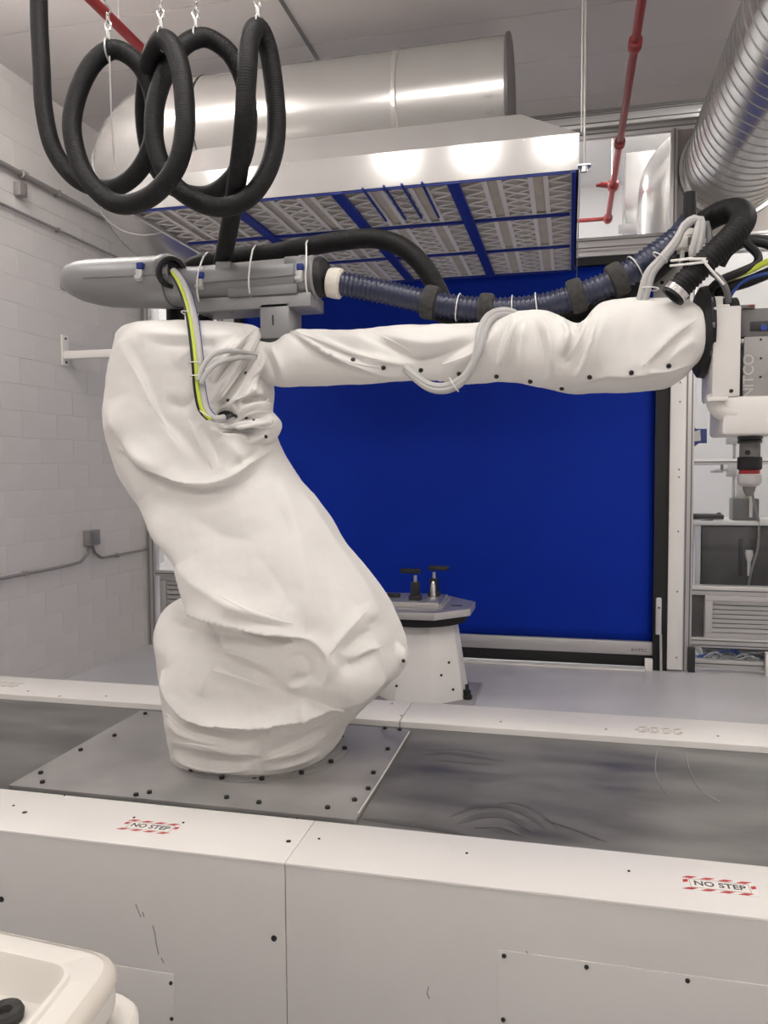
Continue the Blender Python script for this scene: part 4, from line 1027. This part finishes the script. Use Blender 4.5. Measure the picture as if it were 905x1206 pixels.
# ================================================================== CABLE BUNDLES
def cable(name, pts, r, mat_, label, cat='cable', group=None, n=10):
    o = G().tube(pxpath(pts, .012), r, n).build(name, mat_); return tag(o, label, cat, group)
main = [(203, 319, 2.60), (211, 331, 2.57), (219, 350, 2.53), (225, 374, 2.47), (229, 402, 2.42), (232, 432, 2.385), (234, 458, 2.375), (239, 482, 2.37), (249, 493, 2.375), (261, 492, 2.40)]
def off(lst, dx, dy, dY): return [(a+dx*min(1, i/2+.4), b+dy, Y+dY) for i, (a, b, Y) in enumerate(lst)]
cable('black_cable', off(main[:-1], -3.2, 0, .006), .0085, 'black', 'black cable down the left of the bundle leaving the housing mouth')
cable('yellow_green_cable', off(main[:-1], -.8, 1, -.012), .0062, 'yg', 'yellow-green earth cable hanging from the housing mouth to the elbow')
cable('thick_grey_cable', off(main, 3.6, 0, .002), .0125, 'gcable', 'thick grey cable in the bundle entering the elbow mouth')
cable('blue_cable', off(main[:-1], 6.6, -1, .014), .0065, 'bcable', 'thin blue cable on the right of the bundle beside the elbow')
cable('dark_grey_cable', off(main[:-1], 1.5, 0, .016), .009, 'dcable', 'dark grey cable behind the yellow-green one at the elbow')
cable('grey_branch_cable', [(234, 448, 2.36), (238, 434, 2.37), (247, 421, 2.39), (262, 414, 2.42), (282, 414, 2.47), (302, 418, 2.55)], .0085, 'gcable', 'upper of two grey cables arching from the elbow bundle to the arm cover')
cable('grey_branch_cable', [(237, 452, 2.36), (243, 440, 2.365), (254, 429, 2.385), (270, 423, 2.42), (286, 421, 2.47), (301, 421, 2.55)], .0085, 'gcable', 'lower of two grey cables arching from the elbow bundle to the arm cover')
for (px, py, Y, r, ax, lab) in ((221, 369, 2.483, .021, (.15, .2, 1), 'at the top of the elbow cable bundle'), (231, 428, 2.39, .022, (.05, .1, 1), 'round the middle of the elbow cable bundle'), (234, 443, 2.38, .026, (.05, 0, 1), 'where two grey cables join the elbow bundle'), (243, 487, 2.372, .022, (.5, 0, .8), 'at the elbow mouth end of the bundle')):
    tag(tie_ring('zip_tie', P(px, py, Y), ax, r), 'white cable tie '+lab, 'cable tie')

# corrugated blue-black conduit along the arm
cp = [(398, 334, 2.70), (412, 336, 2.70), (450, 343.5, 2.70), (500, 355, 2.70), (540, 362, 2.70), (590, 365, 2.70), (640, 360, 2.70), (690, 345, 2.70), (728, 329, 2.70), (765, 306, 2.71), (800, 280, 2.73), (815, 262, 2.76)]
cond = thing('corrugated_conduit', 'dark blue corrugated conduit running above the white arm to the wrist', 'conduit', P(560, 380, 2.70))
ribbed(pxpath(cp, .01), .043, .0165, .0055, 20).build('corrugated_tube', 'bluehose', cond, 180)
cpts = even(pxpath(cp, .01), .004)
def near(px, py): 
    t = P(px, py, 2.70); i = min(range(len(cpts)), key=lambda k: (cpts[k]-t).length)
    return cpts[i], (cpts[min(i+2, len(cpts)-1)]-cpts[max(i-2, 0)]).normalized()
c, t_ = near(397, 334)
G().lathe(c-t_*.035, t_, [(0, .043), (.003, .05), (.02, .053), (.045, .053), (.05, .047), (.052, .043)], 28).build('end_collar', 'cream', cond)
for (px, py, r) in ((507, 357, .058), (573, 365, .055), (680, 349, .057), (727, 330, .056)):
    c, t_ = near(px, py)
    G().lathe(c-t_*.026, t_, [(0, .043), (.003, r-.004), (.012, r), (.04, r), (.049, r-.004), (.052, .043)], 28).build('clamp_ring', 'foam', cond)
for i, (px, py, r) in enumerate(((540, 363, .046), (604, 365, .046), (632, 361, .046), (748, 316, .046))):
    c, t_ = near(px, py)
    o = tie_ring('zip_tie', c, t_, r); tag(o, 'white cable tie round the corrugated conduit, %s' % ('left of its middle clamp', 'just right of the grey cable loop', 'before its third clamp', 'past its last clamp near the wrist')[i], 'cable tie')
ur = thing('under_hose', 'plain black hose running behind the corrugated conduit above the arm', 'hose', P(600, 380, 2.80))
G().tube(pxpath([(505, 362, 2.80), (540, 374, 2.80), (600, 378, 2.80), (660, 374, 2.80), (710, 358, 2.80), (760, 328, 2.80), (800, 292, 2.80), (822, 270, 2.80)], .02), .034, 14).build('tube', 'black', ur)

# hanging hose: three loops from the ceiling, then down behind the housing
hp = [(56, -395, 2.52), (52, -260, 2.52), (48, -120, 2.52), (46, -40, 2.52), (46, 20, 2.52), (49, 80, 2.51), (52, 130, 2.50), (64, 178, 2.49), (92, 212, 2.48), (128, 222, 2.47), (158, 207, 2.46), (178, 172, 2.45), (182, 125, 2.44), (170, 85, 2.42), (150, 64, 2.40), (130, 59, 2.38),
      (107, 78, 2.36), (90, 115, 2.34), (85, 155, 2.32), (98, 202, 2.30), (124, 233, 2.27), (150, 241, 2.25), (182, 228, 2.23), (208, 195, 2.22), (218, 150, 2.22), (215, 95, 2.24), (205, 58, 2.27), (191, 47, 2.31),
      (179, 66, 2.38), (171, 105, 2.46), (170, 145, 2.54), (178, 186, 2.60), (202, 219, 2.62), (236, 230, 2.62), (262, 220, 2.61), (285, 190, 2.60), (293, 145, 2.58), (288, 100, 2.55), (272, 65, 2.52), (250, 47, 2.49), (232, 45, 2.46),
      (212, 58, 2.42), (194, 88, 2.39), (182, 130, 2.37), (184, 175, 2.36), (202, 214, 2.36), (234, 238, 2.36), (266, 244, 2.37), (296, 230, 2.38), (318, 195, 2.40), (326, 150, 2.41), (322, 95, 2.40), (315, 55, 2.38), (304, 33, 2.34),
      (294, 48, 2.30), (291, 90, 2.28), (287, 150, 2.30), (279, 215, 2.38), (269, 275, 2.55), (259, 320, 2.72), (248, 355, 2.80), (238, 395, 2.78), (234, 420, 2.74)]
hz = thing('looped_hose', 'black ribbed hose hanging in loops from the ceiling and dropping behind the housing', 'hose', P(200, 240, 2.4))
ribbed(pxpath(hp, .01), .031, .008, .0013, 16).build('ribbed_tube', 'hose', hz, 180)
h2 = thing('arched_hose', 'black ribbed hose lying along the housing and arching down behind the conduit', 'hose', P(300, 300, 2.85))
hp2 = [(206, 420, 2.80), (207, 385, 2.84), (208, 350, 2.87), (222, 318, 2.87), (258, 305, 2.86), (310, 300, 2.85), (355, 292, 2.85), (400, 284, 2.85), (440, 281, 2.85), (470, 289, 2.85), (495, 309, 2.85), (514, 338, 2.86), (528, 370, 2.86)]
ribbed(pxpath(hp2, .01), .036, .008, .0013, 16).build('ribbed_tube', 'hose', h2, 180)
# ties wrapping housing and arched hose together
for i, (px, t0, b0, lean) in enumerate(((233, 300, 361, 9), (294, 292, 356, 5), (361, 286, 352, 0))):
    pts = [P(px+lean, t0, 2.75), P(px+lean*.6, t0+6, 2.66), P(px, t0+24, 2.597), P(px-1, (t0+b0)/2+8, 2.596), P(px+1, b0-8, 2.62), P(px+7, b0, 2.68)]
    o = G().tube(cat_rom(pts+[P(px+8, b0-3, 2.82), P(px+8, (t0+b0)/2, 2.89), P(px+lean+3, t0, 2.86)], .015, closed=True), .0032, 6, closed=True).build('long_zip_tie', 'tie')
    tag(o, 'long white cable tie around the housing and arched hose, %s' % ('nearest the junction box', 'in the middle', 'nearest the conduit end')[i], 'cable tie')

# hangers for the loops
def hanger(px, py, Y, spring, label):
    b = P(px, py, Y); t = thing('hose_hanger', label, 'hanger', b, 'hose hangers'); z = b.z+.034
    tie_ring('strap', (b.x, b.y, b.z), (1, .2, 0), .034, t, .003, 'latch')
    G().obox((b.x, b.y, z+.012), (.006, 0, 0), (0, .003, 0), (-.002, 0, .018)).build('strap_tab', 'latch', t, bevel=.002)
    def ring(zc, rx, rz, ang, th=.0035):
        d = Vector((math.cos(ang), math.sin(ang), 0))
        G().tube([Vector((b.x, b.y, zc))+d*math.cos(a)*rx+Vector((0,0,math.sin(a)*rz)) for a in [2*math.pi*k/16 for k in range(16)]], th, 6, closed=True).build('chain_link', 'chrome', t)
    z -= .055; ring(z+.098, .009, .017, .4); ring(z+.122, .009, .015, 1.8)
    G().tube(cat_rom([(b.x, b.y, z+.13), (b.x+.012, b.y, z+.145), (b.x, b.y, z+.16), (b.x-.012, b.y, z+.175), (b.x, b.y, z+.19)], .006), .0035, 6).build('s_hook', 'chrome', t)
    zc = z+.205
    if spring:
        pts = [(b.x+.016*math.cos(a), b.y+.016*math.sin(a), zc+a/(2*math.pi)*.0075) for a in [k*.5 for k in range(130)]]
        G().tube(pts, .003, 5).build('spring', 'chrome', t); zc += .0775
        for s_ in (-1, 1): G().cyl((b.x+s_*.026, b.y, z+.20), (b.x+s_*.026, b.y, zc), .003, n=6).build('guide_wire', 'chrome', t)
    k = 0
    while zc < b.z+.42: ring(zc+.012, .010, .018, .3+1.5*(k % 2)); zc += .027; k += 1
    G().cyl((b.x, b.y, zc-.004), (b.x, b.y, ZC), .004, n=6).build('drop_wire', 'rod', t)
hanger(128, 59, 2.37, True, 'bright hook with spring holding the first hose loop from the left')
hanger(190, 46, 2.31, False, 'bright hook holding the second hose loop from the left')
hanger(231, 45, 2.46, False, 'bright hook holding the third hose loop from the left')
hanger(304, 33, 2.34, False, 'bright hook holding the last hose loop on the right')
tag(G().tube(pxpath([(129, 66, 2.36), (131, 130, 2.38), (135, 200, 2.40)], .05), .0028, 6).build('hanging_cord', 'wire'), 'thin pale cord hanging inside the first hose loop', 'cord')

# grey double cable looping over the arm
for k in (0, 1):
    e = 4*k
    cable('arm_loop_cable', [(478, 434-e*.3, 2.59), (490, 446-e*.8, 2.565), (508, 458-e, 2.55), (528, 459-e*1.2, 2.545), (545, 449-e*.9, 2.54), (557+e*.0, 430-e*.3, 2.545), (563+e, 408, 2.55), (567+e, 386+e*.5, 2.57), (577+e*.6, 371+e, 2.60), (592, 366+e, 2.62), (606, 369+e, 2.64), (616, 378+e, 2.67)], .0125, 'gcable',
          'grey cable looping under and over the white arm, %s strand of two' % ('lower outer', 'upper inner')[k])
tag(tie_ring('zip_tie', P(535, 453, 2.545), (.8, 0, .5), .026), 'white cable tie at the bottom of the grey cable loop under the arm', 'cable tie')

# ================================================================== WRIST: hoses, fittings, cables
for k in (0, 1):
    e = 6*k
    cable('wrist_grey_cable', [(752+e, 362, 2.62), (756+e, 345, 2.62), (763+e, 322, 2.62), (778+e*.7, 305, 2.62), (795+e*.4, 285, 2.62), (806, 268-e*.4, 2.62), (818, 259-e*.3, 2.62), (827-e*.5, 259, 2.62), (826-e, 280, 2.61), (822-e, 300, 2.61), (826, 312, 2.63)], .0115, 'gcable', 'grey cable rising from the arm end and looping at the wrist, %s of two' % ('left', 'right')[k])
cable('wrist_grey_coil', [(832, 262, 2.63), (836, 280, 2.62), (833, 300, 2.62), (836, 318, 2.63), (848, 328, 2.63), (856, 342, 2.63), (858, 356, 2.65)], .010, 'dcable', 'dark grey cable curling at the wrist down to the tool connector')
for i, (px, py, ax, r) in enumerate(((763, 340, (.1, 0, 1), .026), (775, 303, (.5, 0, .7), .026), (808, 308, (0, .2, 1), .026))):
    tag(tie_ring('zip_tie', P(px+3, py, 2.62), ax, r), 'white cable tie on the wrist cables, %s' % ('lowest, just above the arm', 'at the bend beside the conduit', 'by the big open hose')[i], 'cable tie')
st_ = thing('wrist_stub_hose', 'short upright black hose stub standing in the white wrist fitting', 'hose', P(812, 300, 2.70))
G().cyl(P(813, 227, 2.70), P(812, 318, 2.70), .0195, n=16).build('stub', 'hose', st_)
wf = thing('wrist_fitting', 'white plastic pipe clamp fitting on the black stub hose at the wrist', 'fitting', P(806, 285, 2.68))
c = P(811, 283, 2.68)
G().lathe((c.x, 2.70, c.z-.035), (0,0,1), [(0, .024), (.004, .032), (.022, .034), (.03, .028), (.045, .028), (.05, .034), (.068, .033), (.072, .024)], 20).build('fitting_body', 'paint2', wf)
blk('clamp_ear', 796, 812, 278, 291, 2.655, 2.69, 'paint2', wf, .006); blk('clamp_screw', 811, 817, 279, 287, 2.648, 2.66, 'tooldark', wf, .003)
blk('drain_nib', 802, 807, 293, 305, 2.67, 2.69, 'paint2', wf, .004)
oh = thing('open_ended_hose', 'big black ribbed hose curling at the wrist with an open metal-ringed end', 'hose', P(830, 300, 2.60))
op = [(797, 344, 2.55), (806, 334, 2.55), (822, 318, 2.55), (840, 300, 2.55), (858, 283, 2.56), (871, 268, 2.58), (876, 256, 2.62), (868, 248, 2.68), (852, 250, 2.74), (834, 259, 2.79), (816, 272, 2.82), (800, 288, 2.84)]
opp = pxpath(op, .008)
ribbed(opp, .038, .0125, .004, 20).build('ribbed_tube', 'hose', oh, 180)
d = (opp[0]-opp[3]).normalized()
G().tube([opp[0]-d*.012, opp[0]-d*.010, opp[0]+d*.008, opp[0]+d*.010], [.038, .041, .041, .038], 24, cap=False).build('metal_ring', 'chrome', oh)
G().lathe(opp[0]+d*.001, d, [(0, .036), (.012, .039), (.018, .038), (.016, .030), (.0, .028)], 24).build('open_mouth', 'black', oh)
for i, (a, b) in enumerate((((791, 307), (832, 305)), ((790, 313), (834, 308)))):
    tag(G().tube([P(a[0], a[1], 2.585), P((a[0]+b[0])/2, a[1]-2, 2.51), P(*b, 2.505)], .004, 6).build('hose_zip_tie', 'tie'), 'white tie strap across the open-ended hose, %s' % ('upper', 'lower')[i], 'cable tie')
tag(G().tube([P(828, 306, 2.505), P(836, 316, 2.50), P(853, 335, 2.52)], .004, 6).build('tie_tail', 'tie'), 'loose white tie tail slanting down over the open-ended hose', 'cable tie')
wb = thing('wrist_bracket', 'pale metal bracket plate behind the open hose at the arm end', 'bracket', P(785, 345, 2.80))
G().prism([P(770, 356, 2.84), P(770, 330, 2.84), P(793, 303, 2.84), P(803, 300, 2.84), P(812, 306, 2.84), P(812, 356, 2.84)], (0, .008, 0)).build('plate', 'latch', wb, bevel=.002)
for (px, py) in ((798, 324), (780, 333)): 
    c = P(px, py, 2.84); G().lathe(c, (0,-1,0), [(0, .006), (.004, .006), (.006, .003)], 8).build('screw', 'bolt', wb)
G().ball(P(791, 340, 2.55), .008, .008, .006).build('red_cap', 'red', oh)
# cables leaving to the right of the tool
cable('tool_black_cable', [(930, 300, 2.72), (900, 287, 2.74), (880, 286, 2.74), (893, 300, 2.70), (890, 312, 2.68), (868, 322, 2.66), (848, 331, 2.66), (836, 345, 2.68), (832, 372, 2.72)], .013, 'black', 'black cable curving between the wrist and the right edge, upper one')
cable('tool_black_cable', [(935, 310, 2.72), (905, 322, 2.70), (880, 332, 2.70), (855, 340, 2.70), (842, 352, 2.72), (838, 376, 2.74)], .018, 'black', 'thick black cable below the yellow-green one at the right edge')
cable('tool_dark_hose', [(930, 288, 2.80), (900, 284, 2.80), (875, 285, 2.80), (858, 296, 2.82), (848, 312, 2.84)], .020, 'black', 'black hose passing behind the bend of the big open hose')
cable('tool_yellow_green_cable', [(935, 296, 2.68), (905, 308, 2.675), (885, 318, 2.67), (866, 325, 2.67), (845, 333, 2.68), (832, 344, 2.70), (826, 358, 2.74)], .010, 'yg', 'yellow-green cable running right from the wrist above the tool')
cable('tool_blue_cable', [(935, 315, 2.69), (905, 322, 2.68), (885, 327, 2.68), (870, 336, 2.68), (861, 348, 2.68), (858, 357, 2.68)], .006, 'bcable', 'thin blue tube bending down into the tool top')
cable('tool_red_cable', [(845, 333, 2.66), (836, 338, 2.665), (830, 348, 2.69), (824, 362, 2.73)], .003, 'red', 'thin red wire beside the yellow-green cable at the wrist')

# ================================================================== TOOL on the wrist
tool = thing('coating_tool', 'white and grey spray tool with a downward black nozzle on the robot wrist', 'spray tool', P(860, 590, 2.70))
c0 = P(826, 392, 2.72); c1 = P(836, 392, 2.72); rz = .155
G().lathe((c0.x-.02, 2.72, c0.z), (1,0,0), [(0, .12), (.012, .142), (.03, .146), (.036, .130), (.046, .13)], 36).build('wrist_flange', 'black', tool)
for k in range(10):
    a = 2*math.pi*k/10; G().cyl((c0.x-.004, 2.72+math.cos(a)*.130, c0.z+math.sin(a)*.130), (c0.x+.018, 2.72+math.cos(a)*.138, c0.z+math.sin(a)*.138), .009, n=8).build('flange_bolt', 'tooldark', tool)
cA = P(836, 392, 2.72)
G().cyl((c0.x+.02, 2.72, c0.z+.0), (c0.x+.10, 2.72, c0.z+.0), .105, n=28).build('wrist_hub', 'blackp', tool)
wbx = blk('white_housing', 840.5, 872, 361, 467, 2.60, 2.80, 'paint', tool, .006)
blk('connector_block', 840, 852, 349, 361, 2.63, 2.70, 'paint2', wbx, .004); blk('connector_plate', 841, 860, 359, 362, 2.61, 2.72, 'paint2', wbx, .002); blk('cable_gland', 850, 858, 356, 361, 2.65, 2.69, 'tooldark', wbx, .003)
c = P(861.5, 460.5, 2.60); G().lathe(c, (0,-1,0), [(0, .006), (.003, .006), (.004, .003)], 10).build('housing_screw', 'bolt', wbx)
gb = blk('grey_bracket', 871, 960, 364, 398, 2.64, 2.80, 'tooldark', tool, .004)
G().obox(P(898, 384, 2.6385), (.034, 0, 0), (0, .002, 0), (0, 0, .0145)).build('slot', 'blackp', gb, bevel=.012)
c = P(900, 386, 2.635); G().lathe(c, (0,-1,0), [(0, .010), (.004, .010), (.005, .004)], 12).build('blue_fitting', 'bcable', gb)
blk('status_tag', 873, 890, 359, 362.5, 2.63, 2.68, 'tooldark', gb, .002); blk('red_mark', 883, 888, 359, 361, 2.627, 2.631, 'red', gb, 0)
bkp = blk('dark_side', 871, 878, 396, 466, 2.64, 2.80, 'blackp', tool, .002)
gp = blk('grey_panel', 877, 960, 397, 465, 2.63, 2.80, 'toolgrey', tool, .003)
blk('hinge', 872, 877, 399, 404, 2.625, 2.64, 'latch', tool, .003); blk('hinge', 872, 877, 405, 409, 2.628, 2.64, 'blackp', tool, .002)
for (px, py) in ((896.5, 400), (896.5, 422), (896, 444)):
    c = P(px, py, 2.63); G().lathe(c, (0,-1,0), [(0, .0035), (.002, .0035), (.003, .002)], 8).build('panel_screw', 'bolt', gp)
text_mesh('lettering', 'NITCO', .043, P(882.5, 443, 2.6295), (0,0,1), (-1,0,0), 'letter', gp, bold=.0008)
# white manifold below with a bent pipe
wm = blk('white_manifold', 852, 960, 467, 511, 2.60, 2.84, 'paint', tool, .012)
pp = pxpath([(843, 466, 2.64), (844, 474, 2.635), (850, 483, 2.63), (862, 487, 2.628), (878, 486, 2.64), (892, 485, 2.68)], .012)
G().tube(pp, .030, 18).build('bent_pipe', 'paint', wm)
blk('pipe_flange', 834, 858, 467.5, 472, 2.58, 2.68, 'paint2', wm, .002)
blk('shadow_gap', 872, 940, 465, 468, 2.64, 2.78, 'blackp', tool, 0)
nz = P(884, 511, 2.70)
def nzp(py): return P(884, py, 2.70).z
nx_ = nz.x; z_ = lambda py: nzp(py)
def lat(name, secs, mat_): 
    z0 = z_(secs[0][0]); G().lathe((nx_, 2.70, z0), (0,0,-1), [(z0-z_(py), r/F*2.72) for py, r in secs], 28).build(name, mat_, tool)
lat('nozzle_flange', [(510, 16), (512, 16), (513, 12.5), (517, 12.5), (518, 11.5), (519.5, 12.5), (522, 12)], 'blackp')
lat('nozzle_neck', [(521, 10), (522, 10.5), (538, 10.5), (539, 9)], 'tooldark')
c = P(881, 533, 2.70-.031); G().lathe(c, (0,-1,0), [(-.004, .008), (.0025, .008), (.003, .005)], 12).build('nozzle_port', 'black', tool)
lat('nozzle_sleeve', [(538, 11), (539, 12.5), (552, 12.5), (553.5, 11)], 'black')
lat('red_ring', [(553, 10.5), (558.5, 10.5)], 'red')
lat('nozzle_collar', [(558, 11.5), (559, 12.3), (568, 12.3), (571, 10.5), (573, 8)], 'latch')
lat('nozzle_tip', [(572, 7), (578, 6), (584, 3)], 'tooldark')

# ================================================================== WHITE MOLDED TRAY near the camera
ZTOP = .80
tray = thing('molded_tray', 'white molded plastic lid with raised rim in the near left corner', 'tray', (-1.2, .7, 0))
def q2(px, py, z=ZTOP): return at(px, py, Z=z)
def rounded(corners, r, n=6):
    out = []; k = len(corners)
    for i in range(k):
        p0, p1, p2 = Vector(corners[i-1]), Vector(corners[i]), Vector(corners[(i+1) % k])
        a = (p0-p1).normalized(); b = (p2-p1).normalized(); rr = r[i] if isinstance(r, (list, tuple)) else r
        A = p1+a*rr; B_ = p1+b*rr
        for j in range(n+1):
            t = j/n; out.append((1-t)**2*A+2*t*(1-t)*p1+t*t*B_)
    return out
# outline corners on the lid plane: far-right corner in view, the rest runs out of frame
u = (q2(100, 1111)-q2(0, 1090)).normalized(); far = q2(152, 1122)      # far edge direction, outer corner
v_ = (q2(112, 1230)-q2(140, 1188)).normalized()                          # right edge direction (towards the camera)
def quad(inset, z, w=.62, h=.55):
    c0 = far-u*inset+v_*inset; 
    return [Vector((p.x, p.y, z)) for p in (c0, c0-u*(w-2*inset), c0-u*(w-2*inset)+v_*(h-2*inset), c0+v_*(h-2*inset))]
def ringmesh(specs):
    g = G(); n = None
    for inset, z, r in specs:
        ring = rounded(quad(inset, z), r); n = len(ring); g.v += ring
    for i in range(len(specs)-1):
        for k in range(n): g.f.append((i*n+k, i*n+(k+1) % n, (i+1)*n+(k+1) % n, (i+1)*n+k))
    g.f.append(tuple((len(specs)-1)*n+k for k in range(n)))
    return g
lid = ringmesh([(.02, ZTOP-.09, .06), (.004, ZTOP-.07, .07), (0, ZTOP-.02, .075), (.006, ZTOP-.008, .07), (.02, ZTOP, .06), (.062, ZTOP+.002, .045), (.066, ZTOP+.008, .045), (.074, ZTOP+.008, .042), (.078, ZTOP+.002, .04), (.088, ZTOP-.035, .035), (.10, ZTOP-.05, .03)]).build('lid', 'molded', tray, 50)
bn = G()
for inset, z, r in ((-.0006, ZTOP-.03, .075), (-.0006, ZTOP-.018, .075), (.0055, ZTOP-.0065, .07), (.0195, ZTOP+.0008, .06)): bn.v += rounded(quad(inset, z), r)
nb = len(bn.v)//4
bn.f = [(i*nb+k, i*nb+(k+1) % nb, (i+1)*nb+(k+1) % nb, (i+1)*nb+k) for i in range(3) for k in range(nb)]
bn.build('edge_band', 'molded_edge', tray, 50)
low = ringmesh([(-.022, ZTOP-.16, .07), (-.028, ZTOP-.15, .075), (-.028, ZTOP-.105, .075), (-.02, ZTOP-.095, .07), (.0, ZTOP-.095, .06), (.01, ZTOP-.10, .05)]).build('lower_flange', 'molded', tray, 50)
ringmesh([(.03, .0, .06), (.02, ZTOP-.15, .06), (.03, ZTOP-.1, .06)]).build('body', 'molded', tray, 50)
c = q2(6, 1198, ZTOP-.045)
G().lathe((c.x, c.y, ZTOP-.05), (0,0,1), [(0, .028), (.012, .03), (.02, .026), (.018, .012), (.008, .008)], 20).build('dark_knob', 'foam', tray)
